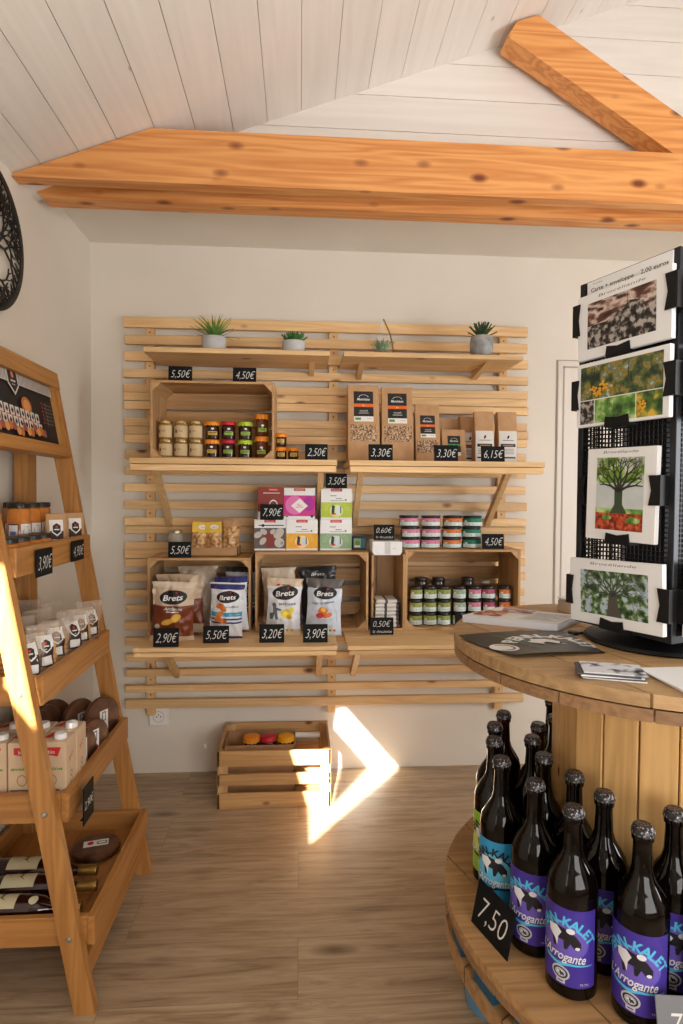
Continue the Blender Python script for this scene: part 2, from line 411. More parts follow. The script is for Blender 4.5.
# ------------------------------------------------------------------ slatted rack
YS = 2.55
rk = root('slatted_wall_rack', 'large pale pine slatted rack fixed to the cream back wall', 'rack', (.13, D, .26))
SL = [(1.930, 1.888), (1.858, 1.819), (1.789, 1.751), (1.717, 1.682), (1.654, 1.621), (1.620, 1.587), (1.585, 1.552), (1.515, 1.482), (1.481, 1.448), (1.447, 1.413), (1.383, 1.344), (1.313, 1.279), (1.243, 1.209), (1.173, 1.137), (1.103, 1.069), (1.066, 1.034), (1.0, .967), (.966, .932), (.929, .895), (.87, .834), (.799, .766), (.735, .704), (.667, .633), (.599, .564), (.529, .497), (.464, .433), (.395, .366), (.334, .297)]
b = MB()
for i, (a, c) in enumerate(SL):
    x0 = -.727+random.uniform(-.003, .004); x1 = .982+random.uniform(-.005, .005)
    b.box(x0-.13, x1-.13, YS-D, YS-D+.02, c-.26, a-.26, PINE, bev=.0015)
b.build('slats', rk)
for x0, x1 in ((-.645, -.610), (.121, .158), (.86, .896)):
    b = MB(); b.box(x0-.13, x1-.13, YS-D+.02, 0, 0, 1.93-.26, PINEZ, bev=.001); b.build('batten', rk)
b = MB()
SCREW = mat('screw_head', (70, 52, 36), .6)
P = Print()
for x in (-.628, .14, .878):
    for (a, c), (a2, c2) in zip(SL, SL[1:]):
        if c-a2 > .02: P.ell(x-.13, (c+a2)/2-.26, .0035, .0035, SCREW, 1, 8, rings=1)
P.build('screws', front(YS-D+.02), rk)

def wall_shelf(label, x0, x1, yf, zt, th, braces, two=False, slat_in=.004):
    r = root('wall_shelf', label, 'shelf', ((x0+x1)/2, YS, zt), 0, 'wall shelves of the slatted rack'); cx = (x0+x1)/2
    b = MB(); n = 2 if yf > 2.25 else (3 if yf > 2.15 else 4); dy = (YS-yf)/n; t1 = th if not two else th*.45
    for k in range(n): b.box(x0-cx, x1-cx, yf-YS+dy*k+.0006, yf-YS+dy*(k+1)-.0006-(.001 if k == n-1 else 0), -t1, 0, PINE, bev=.0012)
    b.build('board', r)
    if two:
        b = MB(); b.box(x0-cx+.003, x1-cx-.003, yf-YS+.003, yf-YS+.06, -th, -t1-.002, PINE, bev=.0015)
        b.build('under_batten', r); b = MB(); b.box(x0-cx+.003, x1-cx-.003, -.05, -.001, -th, -t1-.002, PINE, bev=.0015); b.build('under_batten', r)
    for X, zb_, reach in braces:
        # a brace from the slats up to the underside
        b = MB(); w2 = .011; d = .028
        dz = (zt-th) - zb_; L = math.hypot(reach, dz); nx, nz = dz/L*d, reach/L*d
        b.prism([(-.001, zb_-zt), (-.001, zb_+d*1.3-zt), (-reach+.02, -th-.0005), (-reach-.022, -th-.0005)], X-cx-w2, X-cx+w2, PINEY, 'x')
        b.build('brace', r)
    return r
wall_shelf('upper left narrow shelf carrying the two potted plants on the left', -.586, .110, 2.30, 1.749, .018, [(.045, 1.70, .12)])
wall_shelf('upper right narrow shelf carrying the glass terrarium and the concrete pot', .163, .866, 2.30, 1.749, .018, [(.245, 1.690, .12), (.742, 1.698, .20)])
wall_shelf('middle left shelf under the honey and jam jars', -.617, .136, 2.22, 1.331, .045, [(-.542, 1.062, .24), (.079, 1.062, .24)], True)
wall_shelf('middle right shelf under the brown muesli and coffee bags', .182, .925, 2.22, 1.331, .045, [(.232, 1.062, .24), (.809, 1.068, .24)], True)
wall_shelf('bottom left deep shelf under the crisp packets', -.561, .132, 2.05, .68, .032, [(-.514, .425, .30), (.08, .425, .30)], True)
wall_shelf('bottom right deep shelf under the pate jars, behind the round table', .167, .925, 2.05, .68, .032, [(.23, .425, .30), (.81, .425, .30)], True)

# ------------------------------------------------------------------ crates (built lying on the side, opening towards -Y)
def crate(label, W, H, Dp, loc, rotx=0, nt_=2, ns=3, gap=.012, sgap=.004):
    r = root('wooden_crate', label, 'crate', loc, 0, 'wooden crates'); r.rotation_euler = (rotx, 0, 0); t = .009
    for sgn, nm in ((-1, 'end_panel'), (1, 'end_panel')):
        b = MB(); x0 = sgn*(W/2) - (0 if sgn < 0 else t); h = Dp/2
        for k in range(2): b.box(x0, x0+t, h*k+.0015*k, h*(k+1), .0, H, CRATEZ, bev=.001)
        b.build(nm, r)
    for z0 in (0, H-t):
        b = MB(); h = Dp/ns
        for k in range(ns): b.box(-W/2+(t if rotx == 0 else -.001), W/2-(t if rotx == 0 else -.001), h*k+(sgap/2 if k else 0), h*(k+1)-(sgap/2 if k < ns-1 else 0), z0-(.0 if z0 == 0 else 0), z0+t, CRATE, bev=.001)
        b.build('side_slats', r)
    b = MB(); n = 4; h = (H-2*t)/n
    for k in range(n): b.box(-W/2+t, W/2-t, Dp-.008, Dp-.001, t+h*k+gap/2, t+h*(k+1)-gap/2, CRATE, bev=.001)
    b.build('base_slats', r)
    c = .03
    for sx in (-1, 1):
        for sz in (0, 1):
            b = MB(); X = sx*(W/2-t); Z = t if sz == 0 else H-t; q = 1 if sz == 0 else -1
            b.prism([(X, Z), (X-sx*c, Z), (X, Z+q*c)], .002, Dp-.01, CRATEY); b.build('corner_block', r)
    return r
crate('crate on the middle left shelf holding the honey and jam jars', .46, .293, .24, (-.328, 2.285, 1.331))
crate('lower left crate behind the brown and the blue crisp packets', .385, .280, .24, (-.378, 2.29, .68), gap=.02)
crate('lower middle crate behind the two white crisp packets, coffee boxes on top', .433, .302, .24, (.0475, 2.29, .68), gap=.02)
crate('lower right crate filled with small pate jars', .457, .312, .24, (.635, 2.29, .68), gap=.02)
crate('slatted crate standing on the floor by the patch of sun', .434, .298, .222, (-.0935, 2.282, .222), rotx=-PI/2, gap=.004, sgap=.03)
# narrow upright box
r_ = root('narrow_crate', 'narrow upright wooden box holding the folded napkins between two crates', 'crate', (.341, 2.29, .68))
for sx in (-1, 1):
    b = MB(); b.box(sx*.061-.004, sx*.061+.004, 0, .24, 0, .292, CRATEZ, bev=.001); b.build('side_panel', r_)
b = MB(); b.box(-.057, -.017, .232, .24, 0, .292, CRATEZ, bev=.001); b.box(-.015, .057, .232, .24, 0, .292, CRATEZ, bev=.001); b.build('back_panel', r_)
b = MB(); b.box(-.057, .057, 0, .232, 0, .006, CRATE); b.build('base_panel', r_)

# ------------------------------------------------------------------ price tags
def price_tag(label, s, x, y, z, w=.088, h=.058, rz=0, second=None, shear=.25, lean=-.12, board=SLATE, ink=CHALK, name='price_tag'):
    r = root(name, label, 'price tag', (x, y, z), rz, 'slate price tags'); r.rotation_euler = (lean, 0, rz)
    b = MB(); b.box(-w/2, w/2, -.003, 0, 0, h, board, bev=.0008)
    b.build('slate_board', r)
    b = MB(); b.prism([(0, .0), (.016, .001 if lean else 0), (0, .018)], -.01, .01, board, 'x'); b.build('foot', r)
    P = Print(); 
    if s:
        if second: P.text(s, 0, h*.64, h*.36, ink, shear=shear, w=w*.72, bold=-.017); P.text(second, .002, h*.2, h*.17, ink, shear=shear, w=w*.8, bold=-.012)
        else: P.text(s, .003, h*.5, h*.52, ink, shear=shear, w=w*(.78 if len(s) > 4 else .7), bold=-.014)
        P.build('lettering', front(-.003), r)
    return r
T = price_tag
T('slate tag reading 5,50€ on top of the jam jar crate, left one', '5,50€', -.452, 2.31, 1.6245)
T('slate tag reading 4,50€ on top of the jam jar crate', '4,50€', -.212, 2.31, 1.6245)
T('slate tag reading 2,50€ beside the small orange lidded jars', '2,50€', .060, 2.25, 1.3315, .084, .06)
T('slate tag reading 3,30€ between the two tall muesli bags', '3,30€', .302, 2.25, 1.3315, .092, .062)
T('slate tag reading 3,30€ in front of the short muesli bag with green stripe', '3,30€', .552, 2.25, 1.3315, .092, .062)
T('slate tag reading 6,15€ in front of the white labelled coffee bags', '6,15€', .733, 2.25, 1.3315, .092, .060)
T('slate tag reading 3,50€ standing on the pile of green coffee boxes', '3,50€', .141, 2.34, 1.2275, .084, .058)
T('slate tag reading 7,90€ in front of the red coffee box', '7,90€', -.108, 2.30, 1.1045, .087, .06)
T('slate tag reading 5,50€ in front of the cardboard tray of snack bags', '5,50€', -.453, 2.30, .9605, .086, .06)
T('slate tag with two lines of chalk on the small white box', '0,60€', .326, 2.31, 1.0275, .082, .06, second='la douzette')
T('slate tag reading 4,50€ right of the stacked pate jars', '4,50€', .758, 2.31, .9925, .088, .06)
T('slate tag reading 2,90€ against the brown crisp packet', '2,90€', -.453, 2.066, .6805, .086, .063)
T('slate tag reading 5,50€ against the blue striped crisp packet', '5,50€', -.291, 2.112, .6805, .09, .06)
T('slate tag reading 3,20€ against the beige crisp packet', '3,20€', -.097, 2.112, .6805, .087, .064)
T('slate tag reading 3,90€ against the pale grey crisp packet', '3,90€', .056, 2.108, .6805, .087, .064)
T('slate tag reading 0,50€ against the folded napkins', '0,50€', .307, 2.214, .6805, .088, .064, second='la douzette')
T('blank looking slate tag before the lowest pate jars, beside the round table', '', .612, 2.2, .6805, .06, .075)

# ------------------------------------------------------------------ plants
POT = noisy('grey_pot', [(.3, (176, 178, 178)), (.7, (196, 197, 197))], 20, .8)
CONC = noisy('concrete_pot', [(.35, (132, 134, 136)), (.65, (176, 178, 178))], 26, .9, bump=.3)
SOIL = mat('soil', (58, 44, 34), .95)
def leafm(n, a, c_): return noisy(n, [(.3, a), (.7, c_)], 22, .55)
G1 = leafm('spiky_leaf', (84, 122, 48), (126, 160, 78)); G2 = leafm('rosette_leaf', (44, 92, 40), (82, 132, 58)); G3 = leafm('agave_leaf', (36, 66, 42), (66, 98, 62)); G4 = leafm('moss_leaf', (40, 92, 28), (98, 146, 50))
def blade(b, az, el, L, w, th, m, curl=.25, z0=0, rin=.004):
    n = 6; c, s = math.cos(az), math.sin(az); pts = []
    R, Z, e = rin, z0, el
    for i in range(n+1):
        t = i/n; ww = w*math.sin(PI*min(.98, .18+.8*t))**.8 * (1-t**3*.9); pts.append((R, Z, ww, e))
        R += math.cos(e)*L/n; Z += math.sin(e)*L/n; e -= curl/n
    rows = []
    for R, Z, ww, e in pts:
        nx, nz = -math.sin(e), math.cos(e)
        rows.append([b.b.verts.new((c*R - s*q*ww/2 + c*nx*o, s*R + c*q*ww/2 + s*nx*o, Z + nz*o)) for q, o in ((-1, .0), (0, -th), (1, 0), (0, th*.3))])
    i_ = b.mi(m); fs = []
    for A, B in zip(rows, rows[1:]):
        for j in range(4): fs.append(b.b.faces.new((A[j], A[(j+1) % 4], B[(j+1) % 4], B[j])))
    fs.append(b.b.faces.new(rows[0])); fs.append(b.b.faces.new(rows[-1][::-1]))
    for f in fs: f.material_index = i_; f.smooth = True
    bmesh.ops.recalc_face_normals(b.b, faces=fs)
r_ = root('potted_plant', 'spiky grass-like plant in a round grey pot, leftmost on the top shelves', 'plant', (-.335, 2.37, 1.749), 0, 'small plants on the top shelves')
b = MB(); b.lathe([(0, 0), (.040, 0), (.045, .006), (.047, .055), (.0455, .057), (.041, .057), (.040, .048), (0, .048)], POT, 28); b.build('pot', r_)
b = MB(); b.lathe([(0, .05), (.0395, .049)], SOIL, 20); b.build('soil', r_)
b = MB()
for i in range(46): blade(b, i*2.4, .45+1.05*(i/46)**.8+random.uniform(-.1, .1), .092+random.uniform(-.015, .015), .011, .0016, G1, random.uniform(.2, .9), .05, .006)
b.build('leaves', r_)
r_ = root('potted_plant', 'dark green rosette succulent in a round grey pot, right end of the left shelf', 'plant', (-.028, 2.37, 1.749), 0, 'small plants on the top shelves')
b = MB(); b.lathe([(0, 0), (.038, 0), (.044, .006), (.046, .046), (.0445, .048), (.040, .048), (.039, .040), (0, .040)], POT, 28); b.build('pot', r_)
b = MB(); b.lathe([(0, .042), (.0385, .041)], SOIL, 20); b.build('soil', r_)
b = MB()
for i in range(30): blade(b, i*2.4, .25+1.15*(i/30), random.uniform(.05, .058)-.02*(i/30), .034-.008*i/30, .005, G2, -.5, .046, .004)
b.build('leaves', r_)
r_ = root('glass_terrarium', 'teardrop glass terrarium with green moss and a curved driftwood stick', 'terrarium', (.318, 2.37, 1.749), 0, 'small plants on the top shelves')
TG = mat('terrarium_glass', (240, 246, 244), .04, alpha=.1)
b = MB(); b.lathe([(0, .001), (.022, .003), (.036, .016), (.040, .032), (.034, .055), (.022, .082), (.011, .108), (.005, .13), (.003, .14)], TG, 24); b.build('glass_drop', r_)
b = MB(); b.lathe([(0, .003), (.021, .004), (.034, .015), (.0, .018)], noisy('pebbles', [(.4, (110, 74, 46)), (.6, (190, 170, 140))], 120, .9), 16); b.build('pebbles', r_)
b = MB()
for i in range(40): blade(b, i*2.4, 1.0+.5*random.random(), .03+.03*random.random(), .011, .002, G4, .5, .015, .004+.012*random.random())
b.build('moss', r_)
b = MB(); b.tube([(.046, -.005, 0), (.047, -.004, .015), (.043, 0, .05), (.033, .002, .09), (.020, .002, .12), (.006, 0, .146)], [.006, .0035, .003, .003, .0032, .0035], mat('driftwood', (140, 112, 78), .8)); b.lathe([(0, 0), (.013, 0), (.012, .006), (0, .007)], mat('driftwood', (140, 112, 78), .8), 12, Matrix.Translation((.046, -.005, 0))); b.build('stick', r_)
r_ = root('potted_plant', 'dark pointed succulent in a rough concrete pot, rightmost on the top shelves', 'plant', (.719, 2.37, 1.749), 0, 'small plants on the top shelves')
b = MB(); b.lathe([(0, 0), (.032, 0), (.038, .008), (.0455, .03), (.0455, .07), (.042, .085), (.040, .086), (.037, .084), (.036, .074), (0, .074)], CONC, 14); b.build('pot', r_)
b = MB()
for i in range(30): blade(b, i*2.4, .5+1.05*(i/30)**.7, .066, .018, .004, G3, .1, .08, .004)
b.build('leaves', r_)

# ------------------------------------------------------------------ jars
GOLD = mat('gold_lid', (206, 180, 120), .25, .85); CREAM = noisy('cream_jam', [(.4, (136, 108, 66)), (.6, (160, 132, 88))], 40, .2)
def jar(name, label, cat, R, H, lidm, bodym, prints, loc, group, lidh=.012, lidover=1.0, cloth=False, rz=0, shoulder=.82):
    r = root(name, label, cat, loc, rz, group)
    b = MB(); b.lathe([(0, .0005), (R*.9, .0005), (R, .004), (R, H-lidh-.008), (R*shoulder+.1*R, H-lidh-.002), (R*shoulder, H-lidh), (R*shoulder, H-.004), (0, H-.004)], bodym, 20); b.build('jar_body', r)
    b = MB(); rl = R*lidover
    if cloth:
        i_ = b.mi(lidm); n = 32; seg = []
        prof = [(0, H), (rl*.8, H), (rl*.96, H-.002), (rl, H-.005), (rl*.96, H-lidh*.5), (rl*1.05, H-lidh*1.15)]
        rings = []
        for q, (rr, zz) in enumerate(prof[1:]):
            rings.append([b.b.verts.new(((rr+(.002*math.sin(k*6) if q == 4 else 0))*math.cos(2*PI*k/n), (rr+(.002*math.sin(k*6) if q == 4 else 0))*math.sin(2*PI*k/n), zz+(.0025*math.sin(k*2.5) if q == 4 else 0))) for k in range(n)])
        for A, B in zip(rings, rings[1:]):
            for k in range(n): f = b.b.faces.new((A[k], B[k], B[(k+1) % n], A[(k+1) % n])); f.smooth = True
        b.b.faces.new(rings[0])
    else:
        b.lathe([(0, H), (rl*.9, H), (rl*.97, H-.001), (rl, H-.003), (rl, H-lidh), (rl*.9, H-lidh)], lidm, 24)
    b.build('lid', r)
    if prints: prints.build('label_print', wrap(R, 0), r, smooth=True)
    return r
# cream jars
P = Print(); TANL = mat('tan_label', (206, 182, 140), .7)
P.rect(-.036, .036, .006, .050, TANL, 1, 12); P.text('Miel', 0, .03, .007, mat('brown_ink', (120, 80, 44), .7)); P.ell(-.018, .028, .005, .007, mat('brown_ink', (120, 80, 44), .7)); P.rect(-.012, .014, .02, .022, mat('brown_ink', (120, 80, 44), .7), 2)
first = None; pos3 = ['left', 'middle', 'right']
for i, x in enumerate((-.513, -.455, -.399)):
    for k in range(2):
        lb = 'cream honey jar with gold lid, %s pair, %s one' % (pos3[i], ('lower', 'upper')[k]); l = (x, 2.345, 1.341+k*.0695)
        if not first: first = jar('honey_jar', lb, 'jar', .0262, .069, GOLD, CREAM, P, l, 'cream honey jars in the crate', .011)
        else: dup(first, l, random.uniform(-.2, .2), lb)
ORANGE = mat('orange_lid', (236, 142, 28), .5); RED = mat('red_lid', (190, 26, 44), .4); LIME = mat('lime_lid', (170, 196, 40), .45)
DJAM = mat('dark_jam', (44, 18, 14), .12, coat=.5); YL = mat('yellow_label', (214, 176, 70), .6); GL = mat('green_label', (150, 184, 70), .6)
def jamprint(lab, R):
    P = Print(); P.rect(-R*.72, R*.72, .016, .030, lab, 1, 8); P.rect(-R*.5, R*.5, .024, .0265, INK, 2, 4); P.rect(-R*.4, R*.4, .019, .0205, INK, 2, 4); P.ell(0, .040, .006, .004, WHITE, 1, 10); return P
for nm, x, lid, lab, lo, h in (('orange', -.337, ORANGE, YL, 1.1, .069), ('red', -.276, RED, GL, 1.08, .069), ('lime green', -.212, LIME, GL, 1.08, .069)):
    f = jar('jam_jar', 'dark jam jar with %s lid, lower of its pair in the crate' % nm, 'jar', .0262, h, lid, DJAM, jamprint(lab, .0262), (x, 2.345, 1.341), 'jam jars in the crate', .015, lo, nm != 'red')
    dup(f, (x, 2.345, 1.341+h+.0005), .15, 'dark jam jar with %s lid, upper of its pair in the crate' % nm)
f = jar('jam_jar', 'large orange capped jar at the right end of the crate, lower one', 'jar', .0245, .084, ORANGE, mat('amber_jam', (96, 44, 20), .12, coat=.5), jamprint(GL, .0245), (-.149, 2.345, 1.341), 'jam jars in the crate', .018, 1.12, True)
dup(f, (-.149, 2.345, 1.4255), .2, 'large orange capped jar at the right end of the crate, upper one')
f = jar('jam_jar', 'small orange capped jar outside the crate, bottom left of three', 'jar', .0205, .052, ORANGE, DJAM, jamprint(YL, .0205), (-.073, 2.33, 1.3315), 'three small jars beside the crate', .013, 1.12, True)
dup(f, (-.027, 2.33, 1.3315), .1, 'small orange capped jar outside the crate, bottom right of three, by the price tag')
dup(f, (-.073, 2.33, 1.384), -.1, 'small orange capped jar outside the crate, on top of the other two')
# pate jars
def pateprint(main, low, R, H):
    P = Print(); a = R*1.25; P.rect(-a, a, H*.08, H*.42, mat('print_pale_blue', (206, 222, 220), .6), 1, 10); P.rect(-a, a, H*.42, H*.76, main, 1, 10)
    P.poly([(-a*.34, H*.44), (a*.34, H*.44), (a*.26, H*.62), (0, H*.7), (-a*.26, H*.62)], INK, 2); P.ell(-a*.65, H*.5, a*.15, H*.07, WHITE, 2, 8, rings=1); P.rect(-a*.7, a*.7, H*.2, H*.24, mat('print_grey', (120, 130, 130), .6), 2, 4); return P
DG_ = mat('dark_pate', (48, 32, 26), .15, coat=.4); DLID = mat('black_lid', (26, 22, 22), .35)
PK = mat('pink_label', (214, 132, 160), .6); OR = mat('orange_label', (214, 122, 62), .6); TE = mat('teal_label', (34, 128, 104), .6); GR = mat('olive_green_label', (148, 158, 84), .6); PG = mat('pale_green_label', (166, 186, 160), .6); MR = mat('maroon_label', (170, 84, 110), .6)
rows3 = ['bottom', 'middle', 'top']
for (x, m_, cn, col) in ((.437, PK, 'pink', 'first'), (.522, PK, 'pink', 'second'), (.609, OR, 'orange', 'third'), (.691, TE, 'teal', 'fourth')):
    f = None
    for k in range(3):
        lb = 'wide pate jar, %s label, %s column from the left, %s, on the right crate' % (cn, col, rows3[k]); l = (x+random.uniform(-.003, .003), 2.375+random.uniform(-.006, .006), .9925+k*.0432)
        if f is None: f = jar('pate_jar', lb, 'jar', .039, .0430, DLID, DG_, pateprint(m_, 0, .039, .043), l, 'wide pate jars on the right crate', .008, .99)
        else: dup(f, l, random.uniform(-.25, .25), lb)
nth = ['first', 'second', 'third', 'fourth', 'fifth', 'sixth', 'seventh']
for i, (x, m_, cn) in enumerate(((.459, GR, 'green'), (.516, GR, 'green'), (.572, GR, 'green'), (.634, PG, 'pale green'), (.695, PK, 'pink'), (.752, MR, 'maroon'), (.818, OR, 'orange'))):
    f = None
    for k in range(3):
        lb = 'small pate jar, %s label, %s column, %s, inside the lower right crate' % (cn, nth[i], rows3[k]); l = (x, 2.345, .6895+k*.0515)
        if f is None: f = jar('pate_jar', lb, 'jar', .0268, .051, DLID, DG_, pateprint(m_, 0, .0268, .051), l, 'small pate jars inside the lower right crate', .009, 1.0)
        else: dup(f, l, random.uniform(-.25, .25), lb)
for i, (x, w_) in enumerate(((.50, 'left'), (.572, 'middle'), (.695, 'right'))):
    for k in range(3): dup(f, (x, 2.44, .6895+k*.0585), 3.1, 'dark lidded pate jar in the back row, %s pile, %s' % (w_, ['lowest', 'middle', 'topmost, lid above the front rows'][k])).scale = (1, 1, 1.135)

# ------------------------------------------------------------------ soft bags
def bagmesh(name, parent, W, H, depth, wid, zones, back=None, nu=14, nv=22, wr=.002, seed=0, gus=0, lean=0):
    """depth(v), wid(v) give full thickness/width; zones = [(vmax, material)]"""
    def dep(u, v): return depth(v)*(.5*((1-gus)*max(0, 1-abs(2*u-1)**2.6)+gus))
    def fn(x, y, e):
        v = min(1, max(0, y/H)); u = min(1, max(0, x/(W*wid(v))+.5))
        q = (wr*noise.noise(Vector((x*38+seed, y*30, seed*1.7))) + wr*.6*noise.noise(Vector((x*60-y*30+seed, y*45+x*35, seed*2.3))))*min(1, 8*min(v, 1-v)+.3)
        return (x, -dep(u, v)-q-e+lean*y, y)
    b = MB(); rows = []
    for side in (0, 1):
        g = []
        for j in range(nv+1):
            v = j/nv; row = []
            for i in range(nu+1):
                u = i/nu; x = (u-.5)*W*wid(v); p = fn(x, v*H, 0)
                row.append(b.b.verts.new(p if side == 0 else (x, -p[1]+2*lean*v*H, p[2])))
            g.append(row)
        rows.append(g)
    def zm(v):
        for vm, m in zones:
            if v <= vm: return m
        return zones[-1][1]
    F, K = rows; fs = []
    for j in range(nv):
        m = b.mi(zm((j+.5)/nv))
        for i in range(nu):
            f = b.b.faces.new((F[j][i], F[j][i+1], F[j+1][i+1], F[j+1][i])); f.material_index = m; fs.append(f)
            f = b.b.faces.new((K[j][i+1], K[j][i], K[j+1][i], K[j+1][i+1])); f.material_index = m; fs.append(f)
        for i in (0, nu):
            f = b.b.faces.new((F[j][i], F[j+1][i], K[j+1][i], K[j][i])) ; f.material_index = m; fs.append(f)
    for j in (0, nv):
        for i in range(nu): f = b.b.faces.new((F[j][i], F[j][i+1], K[j][i+1], K[j][i])); f.material_index = b.mi(zm(j/nv)); fs.append(f)
    for f in fs: f.smooth = True
    bmesh.ops.remove_doubles(b.b, verts=b.b.verts, dist=1e-5); bmesh.ops.recalc_face_normals(b.b, faces=b.b.faces)
    o = b.build(name, parent, sharp=50); return o, fn
pil = lambda t, p=.5: (lambda v: t*max(0.02, math.sin(PI*v))**p)
pw = lambda a=.06: (lambda v: 1-a*math.sin(PI*v))
def crisp(label, loc, rz, W, H, t, zones, deco, seed=0, group='crisp packets on the bottom shelf', lean=.06):
    r = root('crisp_packet', label, 'crisp packet', loc, rz, group); r.rotation_euler = (0, .05*math.sin(seed*2.1), rz)
    o, fn = bagmesh('packet_body', r, W*1.03, H, pil(t*1.15, .6), lambda v: 1-.12*math.sin(PI*v)**.7+(.03*math.sin(v*31+seed) if v > .8 else 0), zones, wr=.008, seed=seed, lean=lean, nu=30, nv=44)
    if deco:
        P = Print(); deco(P); P.build('printed_design', fn, r, eps=.0006, smooth=True, sub=.006)
    return r
BRN = mat('packet_brown', (120, 58, 34), .35); BEI = mat('packet_beige', (206, 184, 158), .35); CRM = mat('packet_cream', (214, 198, 178), .35)
PWH = mat('packet_white', (222, 224, 230), .32); PBL = mat('packet_navy', (36, 44, 110), .3); PCY = mat('packet_cyan', (60, 160, 196), .35); PGY = mat('packet_pale_blue', (204, 214, 228), .32); PDK = mat('packet_black', (40, 40, 44), .3)
CY = mat('crisp_yellow', (226, 176, 66), .6); CO = mat('crisp_orange', (214, 118, 42), .6); REDP = mat('red_print', (196, 44, 40), .6); BLK = mat('logo_black', (22, 18, 20), .5); LEM = mat('lemon_print', (232, 210, 70), .6); GRN = mat('green_print', (90, 150, 70), .6)
def logo(P, x, y, s=1, rot=.06):
    P.ell(x, y, .047*s, .0245*s, BLK, 2, rot=rot); P.text('Brets', x, y-.001, .019*s, WHITE, 3, w=.066*s, shear=.25, rot=rot, bold=.02)
    P.ell(x+.010*s, y+.017*s, .0035*s, .003*s, REDP, 3, 8, rings=1)
def d_anc(P):
    logo(P, 0, .157); P.text('Ancienne', .002, .118, .011, WHITE, 3, w=.062, shear=.3, bold=.02); P.rect(-.022, .022, .105, .108, WHITE, 3, 4)
    P.ell(.012, .086, .018, .013, CY, 3, rot=.5); P.ell(-.015, .072, .022, .010, CY, 4, rot=.3); P.ell(-.048, .03, .010, .009, GRN, 3, 10); P.ell(-.05, .055, .009, .009, BEI, 3, 10)
def d_blue(P):
    logo(P, .004, .152, .86); P.text('Soufflés', .018, .118, .008, BLK, 3, w=.05, shear=.3); P.rect(-.052, .056, .083, .098, PCY, 3, 12)
    P.text('saveur tomate', .03, .0905, .005, WHITE, 4, w=.035)
    for y in (.070, .057): P.rect(-.052, .056, y, y+.006, PBL, 3, 12)
    for x, y, q in ((-.022, .12, .3), (-.012, .112, -.5), (-.022, .09, .8), (-.026, .072, .2), (-.01, .066, -.3)): P.ell(x, y, .016, .009, CO, 5, 10, rot=q)
    P.ell(-.042, .185, .004, .003, REDP, 3, 8)
def d_bret(P):
    logo(P, .002, .158, 1.02, .12); P.text('BRETONNE', .012, .118, .0085, BLK, 3, w=.062, bold=.015)
    P.ell(.010, .082, .022, .018, LEM, 3, 14); P.ell(.028, .095, .010, .010, LEM, 4, 12); P.ell(.02, .07, .012, .008, CY, 4, 12)
    P.poly([(-.052, .08), (-.04, .085), (-.04, .105), (-.045, .115), (-.035, .122), (-.028, .112), (-.03, .105), (-.01, .098), (-.012, .092), (-.026, .094), (-.02, .06), (-.03, .06), (-.034, .08), (-.04, .06), (-.05, .06)], mat('grey_figure', (96, 104, 110), .6), 3)
    P.ell(-.025, .186, .007, .004, REDP, 3, 10); P.rect(-.012, .02, .184, .187, BLK, 3, 3)
    for i, c_ in enumerate((GRN, LEM, CO)): P.rect(.012+.008*i, .020+.008*i, .014, .022, c_, 3, 2)
def d_grey(P):
    logo(P, .002, .158, .92, .05); P.text('Câlin de légumes', -.004, .124, .008, BLK, 3, w=.08, shear=.4, rot=.12)
    P.ell(-.004, .094, .018, .013, CO, 3, 14); P.ell(-.014, .076, .014, .010, REDP, 4, 12); P.ell(.014, .078, .018, .009, mat('carrot', (222, 112, 66), .6), 4, 12, rot=.3); P.ell(-.002, .098, .010, .008, CY, 5, 12)
    for i, c_ in enumerate((GRN, LEM, REDP)): P.rect(.022+.008*i, .030+.008*i, .016, .024, c_, 3, 2)
    P.line([(.03, .12), (.045, .09), (.05, .05)], .001, mat('print_grey', (120, 130, 130), .6), 3)
crisp('brown crisp packet with black oval logo, front one, leftmost', (-.452, 2.155, .6805), .12, .152, .208, .06, [(.09, BEI), (.62, BRN), (.9, BEI), (1, CRM)], d_anc, 1)
crisp('beige crisp packet just behind the brown one, top corner showing', (-.418, 2.245, .6905), -.35, .15, .212, .055, [(.15, BEI), (.6, BRN), (1, BEI)], None, 2)
crisp('tall pale packet at the very back of the lower left crate', (-.40, 2.39, .6905), .1, .15, .225, .055, [(.9, CRM), (1, BEI)], None, 3, lean=.1)
crisp('third beige packet leaning at the left wall of the lower left crate', (-.465, 2.32, .6905), .25, .15, .205, .055, [(.7, BRN), (1, BEI)], None, 9, lean=.04)
crisp('white and navy crisp packet with orange snacks, front one', (-.268, 2.185, .6805), .04, .122, .2, .055, [(.05, PBL), (.88, PWH), (.97, PBL), (1, PWH)], d_blue, 4)
crisp('white and navy crisp packet directly behind the front one', (-.252, 2.275, .6905), -.1, .125, .2, .05, [(.2, PWH), (.88, PWH), (1, PBL)], None, 5)
crisp('white and navy crisp packet at the back right of the lower left crate', (-.232, 2.40, .6905), -.12, .13, .222, .045, [(.25, PBL), (.45, PWH), (.5, PCY), (.9, PWH), (1, PDK)], d_blue, 6, lean=.05)
crisp('beige and white crisp packet with lemons and figure, front one', (-.062, 2.235, .6805), .03, .134, .208, .055, [(.12, BEI), (.86, PWH), (1, BEI)], d_bret, 7)
crisp('beige crisp packet behind the lemon one', (-.075, 2.37, .6905), -.05, .135, .222, .05, [(.6, BEI), (1, CRM)], None, 8)
crisp('pale blue crisp packet with vegetables and grey top, rightmost', (.087, 2.225, .6805), -.05, .138, .207, .055, [(.84, PGY), (.93, mat('packet_grey', (96, 92, 90), .3)), (1, mat('packet_grey', (96, 92, 90), .3))], d_grey, 10)
